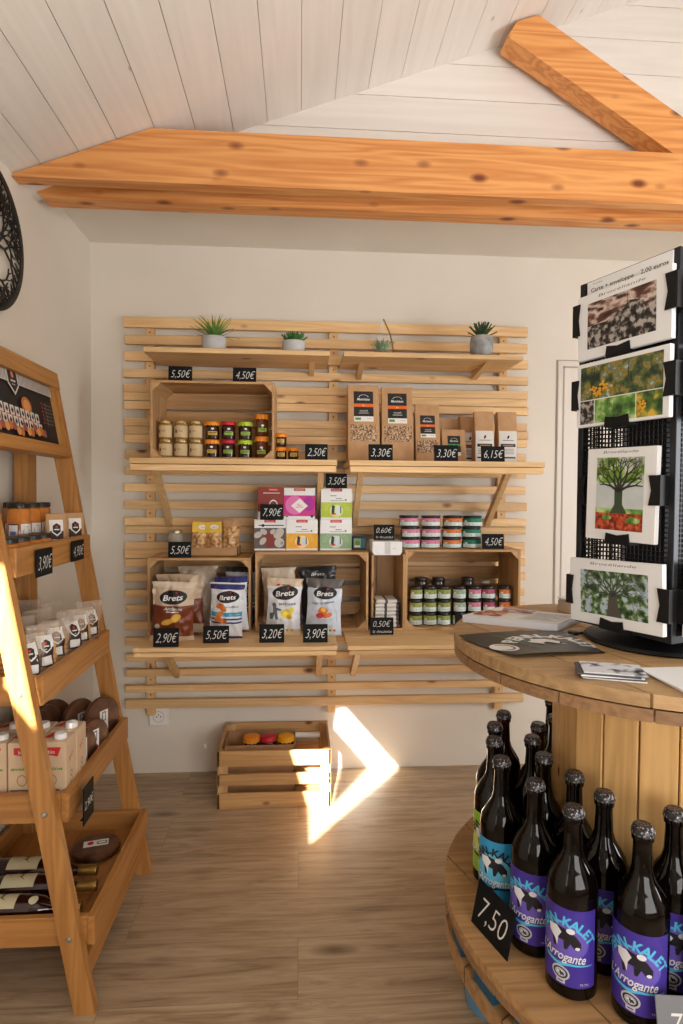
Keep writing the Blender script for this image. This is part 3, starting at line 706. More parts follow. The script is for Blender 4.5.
crisp('black topped crisp packet behind the pale blue one', (.08, 2.36, .6905), .06, .15, .228, .05, [(.8, PDK), (1, PDK)], lambda P: P.text('Brets', 0, .2, .012, WHITE, 3, w=.05, shear=.3), 11)

# kraft muesli bags
OB = mat('orange_band', (228, 108, 32), .6); GBD = mat('green_band', (60, 150, 80), .6)
MUES = noisy('muesli', [(.35, (74, 50, 36)), (.5, (160, 120, 84)), (.62, (206, 180, 146))], 160, .5, detail=2)
def kraftbag(label, loc, rz, W, H, t, wl, hl, yl, band, win, seed=0, group='brown muesli bags on the middle right shelf'):
    r = root('muesli_bag', label, 'paper bag', loc, rz, group)
    o, fn = bagmesh('paper_bag', r, W, H, lambda v: t*(1-.82*max(0, v-.35)/.65)+.002, lambda v: 1.0-.05*v, [(1, KRAFT)], wr=.002, seed=seed, gus=.85, lean=.04)
    P = Print(); P.rect(-wl/2, wl/2, yl, yl+hl, INK, 1, 6, 6); P.rect(-wl/2, wl/2, yl, yl+hl*.17, WHITE, 2, 6, 2); P.rect(-wl/2, wl/2, yl+hl*.48, yl+hl*.59, band, 2, 6, 2)
    P.text('Maguigane', 0, yl+hl*.74, hl*.085, WHITE, 3, w=wl*.64, shear=.2, bold=.02); P.ell(0, yl+hl*.79, wl*.26, hl*.1, WHITE, 2, a0=.2, a1=PI-.2, inner=.9, rings=1)
    P.text('bio', 0, yl+hl*.53, hl*.05, WHITE, 3); P.text('muesli', 0, yl+hl*.36, hl*.06, WHITE, 3, w=wl*.4); P.rect(-wl*.25, wl*.25, yl+hl*.27, yl+hl*.285, WHITE, 3, 4)
    P.rect(-wl*.44, -wl*.15, yl+hl*.05, yl+hl*.13, GRN, 3, 3); P.rect(wl*.15, wl*.42, yl+hl*.09, yl+hl*.1, REDP, 3, 3)
    P.build('label_print', fn, r, eps=.0006, smooth=True, sub=.01)
    if win:
        P = Print(); x0, x1, y0, y1 = win; P.rect(x0, x1, y0, y1, MUES, 1, 8, 6); P.build('muesli_window', fn, r, eps=.0004)
    return r
kraftbag('tall brown muesli bag with orange striped black label, left of the two tall ones', (.249, 2.39, 1.3315), .03, .127, .308, .08, .078, .122, .160, OB, (-.054, .05, .082, .148), 1)
kraftbag('tall brown muesli bag with orange striped black label, right of the two tall ones', (.384, 2.39, 1.3315), .0, .128, .302, .08, .076, .122, .154, OB, (-.054, .056, .080, .144), 2)
kraftbag('medium brown muesli bag with orange striped label, slightly tilted', (.506, 2.39, 1.3315), .03, .100, .234, .065, .060, .09, .10, OB, (-.044, .04, .04, .09), 3)
kraftbag('short brown bag with a green striped black label', (.614, 2.39, 1.3315), .02, .098, .136, .05, .052, .08, .03, GBD, None, 4)
COF = mat('coffee_label', (222, 218, 212), .6)
def coffee(label, loc, rz, seed, W=.076, H=.208):
    r = root('coffee_bag', label, 'paper bag', loc, rz, 'white labelled coffee bags')
    o, fn = bagmesh('paper_bag', r, W, H, lambda v: .06*(1-.6*max(0, v-.5)/.5)+.002, lambda v: 1.0, [(1, KRAFT)], wr=.001, seed=seed, gus=.9, lean=.02)
    P = Print(); P.rect(-W*.48, W*.48, .004, .13, COF, 1, 6, 6); P.rect(-W*.4, W*.4, .066, .078, INK, 2, 4); P.rect(-W*.4, W*.4, .02, .026, INK, 2, 4)
    P.ell(0, .105, .004, .008, INK, 2, 10, rot=-.4); P.rect(-W*.3, W*.3, .091, .093, INK, 2, 3)
    for y in (.056, .05, .044, .038): P.rect(-W*.36, W*.3, y, y+.002, mat('print_grey', (120, 130, 130), .6), 2, 3)
    P.rect(-W*.28, W*.28, .07, .0735, mat('copper_print', (190, 120, 90), .6), 3, 3)
    P.build('label_print', fn, r, eps=.0006, smooth=True, sub=.01); return r
coffee('white labelled coffee bag, left front one above the 6,15€ tag', (.735, 2.385, 1.3315), -.03, 5)
coffee('white labelled coffee bag, right front one', (.829, 2.385, 1.3315), .0, 6)
coffee('coffee bag half hidden behind and left of the front coffee bags', (.690, 2.455, 1.3315), .15, 7, .07, .197)
r_ = root('paper_bag', 'plain low brown bag in the gap behind the green striped bag', 'paper bag', (.615, 2.48, 1.3315), .1, 'white labelled coffee bags')
bagmesh('bag_body', r_, .1, .19, lambda v: .05*(1-.6*v), lambda v: 1, [(1, KRAFT)], gus=.8, seed=9)

# ------------------------------------------------------------------ coffee pod boxes
def podbox(label, x, z, W, H, dep, deco, body=PAPER, y=2.36, rz=0):
    r = root('coffee_box', label, 'box', (x, y, z), rz, 'cardboard coffee boxes on the middle crate')
    b = MB(); b.box(-W/2, W/2, 0, dep, 0, H, body, bev=.0012); b.build('carton', r)
    P = Print(); deco(P, W, H); P.build('printed_design', front(0), r); return r
def tagred(P, W, H, x=0): P.rect(x-W*.18, x+W*.18, H*.9, H*.985, REDP, 2); P.text('Malongo', x, H*.942, H*.035, WHITE, 3, w=W*.26)
def robot(P, W, H, bg, ray):
    P.rect(-W/2, W/2, H*.06, H*.55, bg, 1)
    for i in range(13):
        a = PI*i/12; P.line([(.28*W*math.cos(a), H*.3+.22*H*math.sin(a)*.9), (.42*W*math.cos(a), H*.3+.3*H*math.sin(a))], .0012, ray, 2)
    P.ell(0, H*.28, W*.22, H*.2, ray, 2); P.poly([(-W*.16, H*.2), (-W*.07, H*.2), (-W*.05, H*.44), (-W*.14, H*.46)], mat('navy_print', (36, 50, 84), .6), 3); P.ell(-W*.09, H*.18, W*.08, H*.03, REDP, 4, 10)
    P.rect(W*.0, W*.14, H*.16, H*.42, PGY, 3); P.rect(W*.12, W*.15, H*.2, H*.42, mat('navy_print', (36, 50, 84), .6), 4)
    for x_, q in ((-.12, .75), (.06, .66)): P.rect(W*x_-.01, W*x_+.014, H*q, H*q+.003, mat('print_grey', (120, 130, 130), .6), 2)
    P.rect(-W*.2, W*.25, H*.6, H*.615, mat('print_grey', (120, 130, 130), .6), 2); P.ell(W*.3, H*.63, .004, .004, GRN, 2, 10)
def dk(bg, ray): return lambda P, W, H: (robot(P, W, H, bg, ray), tagred(P, W, H))
def d_photo(P, W, H):
    tagred(P, W, H); P.rect(-W/2, W/2, H*.06, H*.72, mat('photo_grey', (92, 86, 82), .6), 1); P.ell(.016*W, H*.36, W*.2, H*.28, mat('rust_print', (130, 52, 40), .6), 2)
    for x, y, a, b_ in ((-.38, .5, .1, .14), (-.2, .6, .12, .09), (-.22, .3, .09, .14), (.28, .55, .2, .14), (.3, .25, .16, .16), (.1, .6, .1, .08)): P.ell(W*x, H*y, W*a, H*b_, mat('photo_light', (196, 188, 180), .6), 3, 10, rot=x*3)
    P.rect(-W*.36, W*.44, H*.79, H*.82, INK, 2); P.ell(-W*.22, H*.8, .006, .006, INK, 3, 10); P.ell(W*.38, H*.24, .005, .006, INK, 4, 10, inner=.6)
def d_pink(P, W, H):
    tagred(P, W, H); P.rect(-W/2, W/2, H*.1, H*.76, mat('magenta', (206, 50, 140), .6), 1)
    P.ell(-W*.15, H*.45, W*.3, H*.3, mat('pink_swirl', (226, 120, 180), .6), 2); P.ell(W*.3, H*.5, W*.18, H*.24, mat('purple_swirl', (170, 40, 150), .6), 2)
    P.poly([(-W*.27, H*.43), (0, H*.66), (W*.27, H*.43), (0, H*.2)], WHITE, 3); P.text('Bio', 0, H*.46, H*.08, mat('magenta', (206, 50, 140), .6), 4); P.rect(-W*.12, W*.12, H*.38, H*.4, mat('magenta', (206, 50, 140), .6), 4)
    P.ell(W*.4, H*.1, .006, .006, mat('navy_print', (36, 50, 84), .6), 3, 10); P.ell(-W*.4, H*.1, .005, .005, GRN, 3, 10)
def d_dkred(P, W, H):
    P.rect(-W*.1, W*.3, H*.9, H*.98, REDP, 1); P.text('Malongo', W*.1, H*.94, H*.04, WHITE, 2, w=W*.3); P.rect(-W*.3, W*.35, H*.82, H*.84, WHITE, 1)
    P.ell(W*.1, H*.42, W*.18, H*.2, WHITE, 1, 20, inner=.8, rings=1); P.ell(W*.1, H*.42, W*.12, H*.13, mat('cup_brown', (120, 60, 40), .6), 1); P.rect(-W/2, -W*.28, 0, H*.24, WHITE, 1)
ymid = .9825
podbox('white coffee box with grey photo and rust disc, bottom row left', -.117, ymid, .123, .122, .12, d_photo)
podbox('white coffee box with orange-yellow lower half, bottom row middle', .008, ymid, .124, .122, .12, dk(mat('box_yellow', (232, 170, 50), .6), mat('ray_pale', (244, 214, 140), .6)))
podbox('white coffee box with sage green lower half, bottom row right', .142, ymid, .125, .122, .12, dk(mat('box_sage', (140, 170, 130), .6), mat('ray_sage', (200, 216, 190), .6)))
podbox('white and magenta coffee box with a white diamond, top row', -.002, ymid+.1225, .122, .123, .12, d_pink)
podbox('white coffee box with lime green lower half, top row right', .143, ymid+.1225, .122, .122, .12, dk(mat('box_lime', (176, 196, 60), .6), mat('ray_lime', (214, 226, 140), .6)))
podbox('dark red coffee box in the top row, half behind its price tag', -.114, ymid+.1225, .1, .123, .12, d_dkred, mat('box_dark_red', (140, 44, 34), .5))
r_ = root('small_tin', 'tiny blue and green box at the right end of the middle crate', 'box', (.2375, 2.38, ymid), 0)
b = MB(); b.box(-.027, .027, 0, .05, 0, .052, mat('navy_print', (36, 50, 84), .6), bev=.002); b.build('carton', r_)
P = Print(); P.rect(-.024, .006, .008, .046, mat('box_sage', (140, 170, 130), .6), 1); P.ell(-.008, .028, .010, .010, GRN, 2); P.rect(.008, .024, .008, .046, mat('box_teal', (40, 110, 120), .6), 1); P.rect(-.02, .002, .012, .018, WHITE, 2); P.build('printed_design', front(0), r_)
# white box on the narrow crate
r_ = root('small_white_box', 'small open white cardboard box resting on the narrow upright box', 'box', (.334, 2.275, .9725), 0)
b = MB(); b.prism([(-.05, 0), (.05, 0), (.057, .012), (.057, .052), (-.057, .052), (-.057, .012)], 0, .11, PAPER); b.build('carton', r_)
P = Print(); P.rect(-.01, .012, .004, .05, mat('grey_flap', (206, 206, 204), .6), 1); P.rect(.02, .035, .024, .027, mat('grey_flap', (206, 206, 204), .6), 1); P.build('flap', front(0), r_)
# napkins
def check_mat():
    m = bpy.data.materials.new('checked_cloth'); m.use_nodes = True; nt = NT(m)
    tc = nt.n('ShaderNodeTexCoord'); sp = nt.n('ShaderNodeSeparateXYZ'); nt.l(tc.outputs['Object'], sp.inputs[0])
    outs = []
    for ax, sc_, off in ((0, 22, .2), (1, 22, .1)):
        a = nt.n('ShaderNodeMath', operation='MULTIPLY_ADD'); nt.l(sp.outputs[ax], a.inputs[0]); a.inputs[1].default_value = sc_; a.inputs[2].default_value = off
        f = nt.n('ShaderNodeMath', operation='FRACT'); nt.l(a.outputs[0], f.inputs[0])
        l = nt.n('ShaderNodeMath', operation='LESS_THAN'); nt.l(f.outputs[0], l.inputs[0]); l.inputs[1].default_value = .22; outs.append(l.outputs[0])
    c = mixc(nt, outs[0], lin((222, 218, 212)), lin((84, 78, 80))); nt.l(c, nt.b.inputs['Base Color']); nt.b.inputs['Roughness'].default_value = .9
    return m
CHK = check_mat(); f = None
for k in range(7):
    l = (.339+random.uniform(-.002, .002), 2.31, .6875+k*.0155); lb = 'folded black and white checked napkin, ' + ('topmost of the pile' if k == 6 else 'lowest of the pile' if k == 0 else '%s from the bottom of the pile' % nth[k])
    if f is None:
        b = MB(); b.box(-.048, .048, -.012, .1, 0, .0148, CHK, bev=.006); f = b.build('folded_napkin'); f.location = l; tag(f, lb, 'napkin', 'checked napkins in the narrow box')
    else: dup(f, l, random.uniform(-.02, .02), lb)

# snack tray on the left crate
CARD = noisy('brown_cardboard', [(.3, (168, 128, 88)), (.7, (180, 140, 98))], 20, .8)
r_ = root('cardboard_tray', 'low brown cardboard tray with snack bags on the lower left crate', 'tray', (-.34, 2.35, .9605))
b = MB(); b.box(-.1, .1, 0, .11, 0, .003, CARD); b.box(-.1, .1, 0, .003, 0, .034, CARD); b.box(-.1, .1, .107, .11, 0, .034, CARD); b.box(-.1, -.097, 0, .11, 0, .034, CARD); b.box(.097, .1, 0, .11, 0, .034, CARD); b.build('tray_body', r_)
NUT = noisy('roasted_nuts', [(.35, (130, 78, 40)), (.5, (196, 148, 92)), (.65, (224, 190, 140))], 70, .45, detail=2)
YH = mat('yellow_header', (226, 186, 62), .6)
for i, (x, hd, lab, rz) in enumerate(((-.40, YH, 'snack bag with yellow header card, left in the cardboard tray', .15), (-.335, YH, 'snack bag with yellow header card, middle of the cardboard tray', -.1), (-.275, None, 'snack bag without header, right in the cardboard tray', .1))):
    r = root('snack_bag', lab, 'snack bag', (x, 2.40, .9645), rz, 'snack bags in the cardboard tray'); r.rotation_euler = (0, (.1, -.06, .05)[i], rz)
    o, fn = bagmesh('bag_body', r, .066, .135 if hd is None else .11, pil(.04), pw(.05), [(.8, NUT), (1, NUT if hd else KRAFT)], wr=.006, seed=20+i)
    if hd:
        b = MB(); b.box(-.034, .034, -.016, .004, .085, .128, hd, bev=.001); b.build('header_card', r)
        P = Print(); P.ell(.008, .108, .018, .009, WHITE, 1, 14); P.text('apéro', .008, .108, .006, REDP, 2); P.build('header_print', front(-.016), r)
r_ = root('glass_jar', 'glass jar with silver lid behind the 5,50€ tag on the lower left crate', 'jar', (-.488, 2.40, .9605))
b = MB(); b.lathe([(0, .001), (.026, .001), (.029, .006), (.029, .078), (.022, .088), (0, .088)], mat('jar_glass', (190, 180, 160), .08, alpha=.55), 20); b.build('jar_body', r_)
b = MB(); b.lathe([(0, .004), (.025, .004), (.025, .06), (0, .064)], NUT, 16); b.build('contents', r_)
b = MB(); b.lathe([(0, .1), (.024, .1), (.026, .097), (.026, .088), (0, .088)], mat('silver_lid', (170, 160, 140), .3, .8), 20); b.build('lid', r_)

# floor crate contents
r_ = root('cardboard_box', 'open cardboard box sitting inside the floor crate', 'box', (-.155, 2.37, .012))
b = MB(); b.box(-.14, .14, 0, .003, 0, .195, CARD); b.box(-.14, .14, .147, .15, 0, .195, CARD); b.box(-.14, -.137, 0, .15, 0, .195, CARD); b.box(.137, .14, 0, .15, 0, .195, CARD); b.box(-.14, .14, 0, .15, 0, .003, CARD); b.build('box_body', r_)
for x, m_, n_, s in ((-.19, ORANGE, 'orange', 1.0), (-.125, RED, 'red', .96), (-.052, ORANGE, 'yellow orange', 1.0)):
    jar('jam_jar', 'jam jar with %s cap in the cardboard box, %s' % (n_, {-.19: 'left', -.125: 'middle', -.052: 'right'}[x]), 'jar', .03, .205+.006*s, m_ if x != -.052 else mat('yellow_lid', (240, 168, 20), .5), DJAM, None, (x, 2.42, .0155), 'jars in the floor crate', .018, 1.1, x != -.125)
b = MB(); b.tube([(-.26, 0, 0), (.09, 0, 0)], .012, PAPER, 16); o = b.build('white_tube', loc=(-.0, 2.545, .175)); tag(o, 'white rolled tube lying along the back of the floor crate', 'tube')

# ================================================================== LADDER DISPLAY
LY0, LY1 = 1.385, 1.925
def lx(z): return -.466-.183*z
ld = root('ladder_display_shelf', 'brown wooden ladder display stand with four trays against the left wall', 'display shelf', (-.66, 1.655, 0))
OX, OY = -.66, 1.655
def L(b, name): o = b.build(name, ld); o.location = (0, 0, 0); return o
for y0 in (LY0, LY1-.026):
    b = MB(); zt_ = 1.572
    b.prism([(lx(0)-.047-OX, 0), (lx(0)-OX, 0), (lx(zt_)-OX, zt_), (lx(zt_)-.047-OX, zt_)], y0-OY, y0+.026-OY, CEDARZ); L(b, 'front_leg')
    b = MB(); b.box(-.858-OX, -.815-OX, y0+(.0 if y0 < 1.5 else -.03)-OY, y0+.026+(0 if y0 < 1.5 else -.0)-OY, 0, 1.5, CEDARZ, bev=.002); L(b, 'rear_leg')
TR = [(1.075, -.645), (.780, -.588), (.505, -.533), (.213, -.475)]
BOLT = mat('steel_bolt', (176, 176, 176), .3, .9)
for zt_, xf in TR:
    tr = bpy.data.objects.new('tray', None); COL.objects.link(tr); tr.parent = ld
    y0, y1 = LY0+.027-OY, LY1-.027-OY; zb_ = zt_-.068
    b = MB(); b.box(xf-.018-OX, xf-OX, y0, y1, zb_-.0, zt_, CEDAR, bev=.002); b.build('front_board', tr)
    b = MB(); b.box(-.86-OX, -.845-OX, y0, y1, zb_, zt_, CEDAR, bev=.002); b.build('back_board', tr)
    for ya in (y0, y1-.018):
        b = MB(); b.box(-.845-OX, xf-.018-OX, ya, ya+.018, zb_, zt_, CEDARX, bev=.002); b.build('side_board', tr)
    b = MB()
    n = 4; xa, xb = -.845-OX, xf-.018-OX; dx = (xb-xa)/n
    for k in range(n): b.box(xa+dx*k+.001, xa+dx*(k+1)-.001, y0+.018, y1-.018, zb_+.002, zb_+.014, CEDAR)
    b.build('tray_floor', tr)
    b = MB(); M_ = Matrix.Translation((lx(zb_+.035)-.024-OX, LY0-OY, zb_+.035)) @ Matrix.Rotation(PI/2, 4, 'X')
    b.lathe([(0, .005), (.004, .005), (.0065, .0025), (.007, 0), (0, 0)], BOLT, 12, M_); b.build('bolt', tr)
b = MB(); b.box(lx(.1)-.03-OX, lx(.1)-.008-OX, LY0+.026-OY, LY1-.026-OY, .055, .115, CEDAR, bev=.002); L(b, 'bottom_rail')
b = MB(); b.box(-.84-OX, -.82-OX, LY0+.026-OY, LY1-.03-OY, .055, .115, CEDAR, bev=.002); L(b, 'bottom_rail')
# header frame, local x -> +Y, local y -> up the slope
up = Vector((-.183, 0, 1)).normalized(); HM = Matrix(((0, up.x, -up.z*-1, 0), (1, 0, 0, 0), (0, up.z, -up.x, 0), (0, 0, 0, 1)))
nrm = Vector((up.z, 0, -up.x))
def HF(x, y, e):  # x along +Y from the near leg, y up the slope from z=1.30
    p = Vector((lx(1.305), LY0+x, 1.305)) + up*y + nrm*(e-.004); return (p.x-OX, p.y-OY, p.z)
def hbox(x0, x1, y0, y1, d0, d1, m, name):
    b = MB(); c = [HF(x, y, e) for e in (d0, d1) for x, y in ((x0, y0), (x1, y0), (x1, y1), (x0, y1))]
    vs = [b.b.verts.new(p) for p in c]; b.mi(m)
    for q in ((0, 1, 2, 3), (4, 5, 6, 7), (0, 1, 5, 4), (1, 2, 6, 5), (2, 3, 7, 6), (3, 0, 4, 7)): b.b.faces.new([vs[i] for i in q])
    bmesh.ops.recalc_face_normals(b.b, faces=b.b.faces); return L(b, name)
HH = .270; WW = LY1-LY0
hbox(.0, WW, HH-.05, HH, -.02, .006, CEDAR, 'header_rail'); hbox(.026, WW-.027, .005, .038, -.02, .012, CEDAR, 'header_rail')
hbox(.026, .05, .036, HH-.05, -.016, .002, CEDARZ, 'header_stile'); hbox(WW-.052, WW-.026, .036, HH-.05, -.016, .002, CEDARZ, 'header_stile')
hbox(.045, WW-.045, .03, HH-.045, -.014, -.010, INK, 'poster_board')
P = Print(); SW = mat('poster_white', (206, 200, 194), .5); SG = mat('poster_stripe', (120, 112, 108), .6); PX0, PX1, PY0, PY1 = .052, WW-.054, .038, HH-.052
P.rect(PX0, PX1, PY0+.150, PY1, SW, 1)
k = PX0
while k < PX1-.012:
    P.add([(k, PY0+.152), (k+.003, PY0+.152), (k+.013, PY0+.186), (k+.010, PY0+.186)], [(0, 1, 2, 3)], SG, 2); k += .0075
bx = .245
P.poly([(bx-.03, PY0+.193), (bx+.03, PY0+.193), (bx+.03, PY0+.145), (bx, PY0+.118), (bx-.03, PY0+.145)], SW, 3)
P.poly([(bx-.025, PY0+.18), (bx, PY0+.197), (bx+.025, PY0+.18), (bx+.025, PY0+.148), (bx, PY0+.125), (bx-.025, PY0+.148)], INK, 4)
P.ell(bx, PY0+.172, .008, .009, mat('logo_pink', (210, 130, 110), .6), 5, 12); P.rect(bx-.013, bx+.013, PY0+.153, PY0+.158, SW, 5); P.rect(bx-.01, bx+.01, PY0+.145, PY0+.147, SW, 5)
CK = mat('poster_biscuit', (190, 110, 50), .6); PKG = mat('poster_packet', (214, 206, 200), .6); CK2 = mat('poster_pink_biscuit', (150, 84, 76), .6)
rr = random.Random(3)
P.ell(.30, PY0+.098, .03, .024, CK, 3); P.ell(.30, PY0+.098, .02, .016, mat('poster_biscuit_light', (216, 150, 90), .6), 4)
for i in range(9):
    for j in range(2):
        x = .12+i*.029+j*.01; y = PY0+.074-j*.028-i*.001
        P.rect(x-.011, x+.011, y-.016, y+.016, PKG, 4+j*3+i % 2); P.poly([(x-.007, y+.002), (x, y+.012), (x+.007, y+.002), (x, y-.006)], INK, 6+j*3+i % 2); P.rect(x-.011, x+.011, y-.016, y-.009, CK, 5+j*3+i % 2)
for i in range(14): P.ell(.12+i*.02, PY0+.028+rr.uniform(-.008, .012), .012, .012, (CK, CK2, mat('poster_biscuit_light', (216, 150, 90), .6))[i % 3], 12+i % 3, 10)
P.rect(.425, .428, PY0+.055, PY0+.125, SG, 2)
for i in range(6): P.rect(.414, .466, PY0+.062+i*.011, PY0+.0645+i*.011, SG, 2); P.ell(.402, PY0+.064+i*.011, .004, .004, REDP, 2, 8, rings=1)
o = P.build('poster_print', HF, ld, eps=.00025)
for v in o.data.vertices: v.co += nrm*-.0058

# badge label used on biscuit packets
def badge(P, w, h, y0, base=1):
    P.rect(-w/2, w/2, y0, y0+h, WHITE, base, 3); P.rect(-w/2, w/2, y0, y0+h*.62, mat('label_brown', (52, 34, 32), .6), base+1, 3)
    P.rect(-w*.36, w*.36, y0+h*.06, y0+h*.34, WHITE, base+2, 2); q = y0+h*.7
    P.poly([(-w*.36, q+h*.12), (0, q+h*.24), (w*.36, q+h*.12), (w*.36, q-h*.12), (0, q-h*.26), (-w*.36, q-h*.12)], WHITE, base+3)
    P.poly([(-w*.28, q+h*.1), (0, q+h*.19), (w*.28, q+h*.1), (w*.28, q-h*.1), (0, q-h*.2), (-w*.28, q-h*.1)], INK, base+4)
    P.ell(0, q+h*.06, w*.09, h*.045, REDP, base+5, 10, rings=1); P.rect(-w*.18, w*.18, q-h*.05, q-h*.01, WHITE, base+5)
# tray 1: honey-coloured tall jars and short jars, packets
HON = noisy('golden_confit', [(.3, (168, 88, 26)), (.7, (222, 142, 54))], 16, .08); BLID = mat('jar_black_lid', (22, 20, 22), .3)
P = Print(); P.rect(-.03, -.002, .05, .095, INK, 1, 5); P.rect(-.028, -.004, .055, .092, PAPER, 2, 4); P.rect(-.024, -.008, .06, .075, mat('bar_blue', (90, 110, 170), .6), 3, 3); P.rect(.004, .036, .05, .095, WHITE, 1, 5); P.poly([(.010, .078), (.020, .09), (.030, .078), (.030, .066), (.020, .056), (.010, .066)], INK, 2)
f = jar('confit_jar', 'tall golden jar with black lid, first of the tall row from the near leg', 'jar', .0295, .152, BLID, HON, P, (-.768, 1.70, 1.0225), 'tall golden jars on the top tray', .014, 1.0, rz=.45)
for i, (x, y) in enumerate(((-.768, 1.766), (-.768, 1.832), (-.825, 1.80))): dup(f, (x, y, 1.0225), .45, 'tall golden jar with black lid, ' + ('second of the tall row from the near leg', 'third of the tall row, next to the packets', 'set back behind the tall row')[i])
f = jar('confit_jar', 'short golden jar with black lid, nearest of the front row on the top tray', 'jar', .03, .072, BLID, HON, None, (-.70, 1.475, 1.0225), 'short golden jars on the top tray', .012, 1.0)
for i, y in enumerate((1.54, 1.605, 1.67)): dup(f, (-.70, y, 1.0225), 0, 'short golden jar with black lid, %s of the front row on the top tray' % nth[i+1])
def packet(name, label, loc, rz, W, H, t, body, grp, lab=(.04, .075, .02), seed=0, topm=None):
    r = root(name, label, 'biscuit packet', loc, rz, grp)
    o, fn = bagmesh('packet_body', r, W, H, lambda v: t*(1-.7*max(0, v-.55)/.45), lambda v: 1-.05*v, [(.8, body), (1, topm or body)], wr=.004, seed=seed, gus=.5, lean=.02)
    P = Print(); badge(P, *lab); P.build('badge_label', fn, r, eps=.0006, smooth=True, sub=.009); return r
for i, (x, y, rz) in enumerate(((-.690, 1.748, .6), (-.704, 1.80, .6), (-.680, 1.862, .6))):
    packet('biscuit_packet', 'small brown packet with hexagon badge on the top tray, %s one' % ('nearest', 'middle, set back', 'farthest')[i], (x, y, 1.0225), rz, .054, .12, .035, KRAFT, 'brown packets on the top tray', (.036, .082, .022), i)
# tray 2: biscuits in clear bags
FILM = mat('clear_film', (240, 226, 206), .08, alpha=.07)
FILM2 = mat('crinkled_film', (216, 200, 182), .12, alpha=.3)
BISC = noisy('golden_biscuit', [(.35, (196, 132, 58)), (.6, (226, 170, 92)), (.72, (160, 98, 44))], 26, .6, bump=.4)
BISC2 = noisy('cocoa_biscuit', [(.35, (84, 50, 34)), (.6, (120, 76, 52))], 26, .6, bump=.4)
def cookiebag(label, loc, rz, W, H, t, bm_, lab, seed, hb=.1):
    r = root('biscuit_bag', label, 'biscuit bag', loc, rz, 'clear biscuit bags on the second tray')
    o, fn = bagmesh('clear_bag', r, W, H, lambda v: t*(1 if v < .6 else max(.03, 1-1.9*(v-.6)/.4)), lambda v: 1+.04*math.sin(9*v), [(.62, FILM), (1, FILM2)], wr=.008, seed=seed, gus=.5)
    b = MB(); n = int(hb/.014)
    for k in range(n):
        b.lathe([(0, 0), (W*.38, 0), (W*.42, .004), (W*.42, .008), (W*.38, .012), (0, .012)], bm_, 14, Matrix.Translation((random.uniform(-.002, .002), 0, .004+k*.0135)), sy=t*.72/W)
    b.build('biscuits', r)
    if lab: P = Print(); badge(P, *lab); P.build('badge_label', fn, r, eps=.0006, smooth=True, sub=.009)
    return r
zc = .7275
cb = [(-.640, 1.455, .85, 'nearest in the front row', BISC2), (-.637, 1.535, .75, 'second in the front row', BISC), (-.645, 1.625, .7, 'third in the front row', BISC), (-.635, 1.71, .8, 'fourth in the front row', BISC), (-.640, 1.79, .7, 'fifth in the front row', BISC), (-.637, 1.86, .75, 'farthest in the front row', BISC)]
for i, (x, y, rz, lb, bm_) in enumerate(cb):
    cookiebag('clear biscuit bag with badge label, %s' % lb, (x, y, zc), rz, .076, .140+.008*(i % 2), .045, bm_, (.036, .074, .046), 30+i, .1)
for i, (x, y, lb) in enumerate(((-.73, 1.50, 'nearest'), (-.735, 1.61, 'second'), (-.73, 1.72, 'third'), (-.735, 1.83, 'farthest'))):
    cookiebag('crinkled clear biscuit bag in the middle row, second tray, %s' % lb, (x, y, zc), .6+.2*i, .085, .15, .05, (BISC, BISC2)[i % 2], None, 40+i, .11)
for i, (x, y, lb) in enumerate(((-.805, 1.55, 'nearest'), (-.805, 1.68, 'middle'), (-.805, 1.81, 'farthest'))):
    cookiebag('brown biscuit bag at the wall side of the second tray, %s' % lb, (x, y, zc), .2, .085, .16, .05, BISC2, None, 50+i, .13)
# tray 3: cartons and wrapped spice loaves
CB = noisy('carton_beige', [(.3, (206, 178, 148)), (.7, (216, 190, 160))], 12, .5)
def carton(label, loc, rz=0):
    r = root('drink_carton', label, 'carton', loc, rz, 'beige cartons on the third tray'); a, H = .0325, .162
    b = MB(); b.box(-a, a, -a, a, 0, H, CB, bev=.002); b.build('carton_body', r)
    b = MB(); b.lathe([(0, .012), (.013, .012), (.0145, .009), (.0145, 0), (0, 0)], PAPER, 18, Matrix.Translation((.010, -.004, H))); b.build('cap', r)
    P = Print(); P.add([(-a, -.005), (-a+.018, -.005-.0), (.002, a), (-.016, a)], [(0, 1, 2, 3)], REDP, 1); P.build('top_stripe', top(H), r)
    P = Print(); P.poly([(-.018, H-.012), (.022, H-.012), (.014, H-.034), (-.018, H-.028)], REDP, 1); P.text('bio', 0, H-.022, .009, WHITE, 2)
    P.text('avoine', 0, H-.062, .008, GRN, 1, w=.05, bold=.03); P.ell(0, H-.09, .012, .014, mat('print_olive', (150, 140, 90), .6), 1, 14, inner=.8, rings=1)
    for k in range(4): P.rect(-.026, .024-.006*(k % 2), .02+k*.009, .023+k*.009, mat('print_grey_dark', (96, 88, 80), .6), 1)
    P.rect(-.016, .016, .005, .011, GRN, 1); P.build('front_print', front(-a), r)
    P = Print(); P.text('BIO', 0, H-.045, .012, REDP, 1, rot=.4); P.text('ECO', 0, H-.1, .016, mat('print_olive_dark', (120, 110, 70), .6), 1, w=.04, rot=PI/2)
    P.rect(-.022, .022, .03, .033, mat('print_grey_dark', (96, 88, 80), .6), 1); P.build('side_print', lambda x, y, e: (a+e, x, y), r); return r
c0 = carton('beige carton with white cap, front row beside the near leg, right one', (-.582, 1.475, .4525))
nm = {(-.582, 1.475): None, (-.65, 1.475): 'front row, middle one', (-.718, 1.475): 'front row, left one', (-.582, 1.545): 'second row, right one next to the loaves', (-.65, 1.545): 'second row, middle one', (-.718, 1.545): 'second row, left one'}
for (x, y), n_ in nm.items():
    if n_: dup(c0, (x, y, .4525), 0, 'beige carton with white cap, %s' % n_)
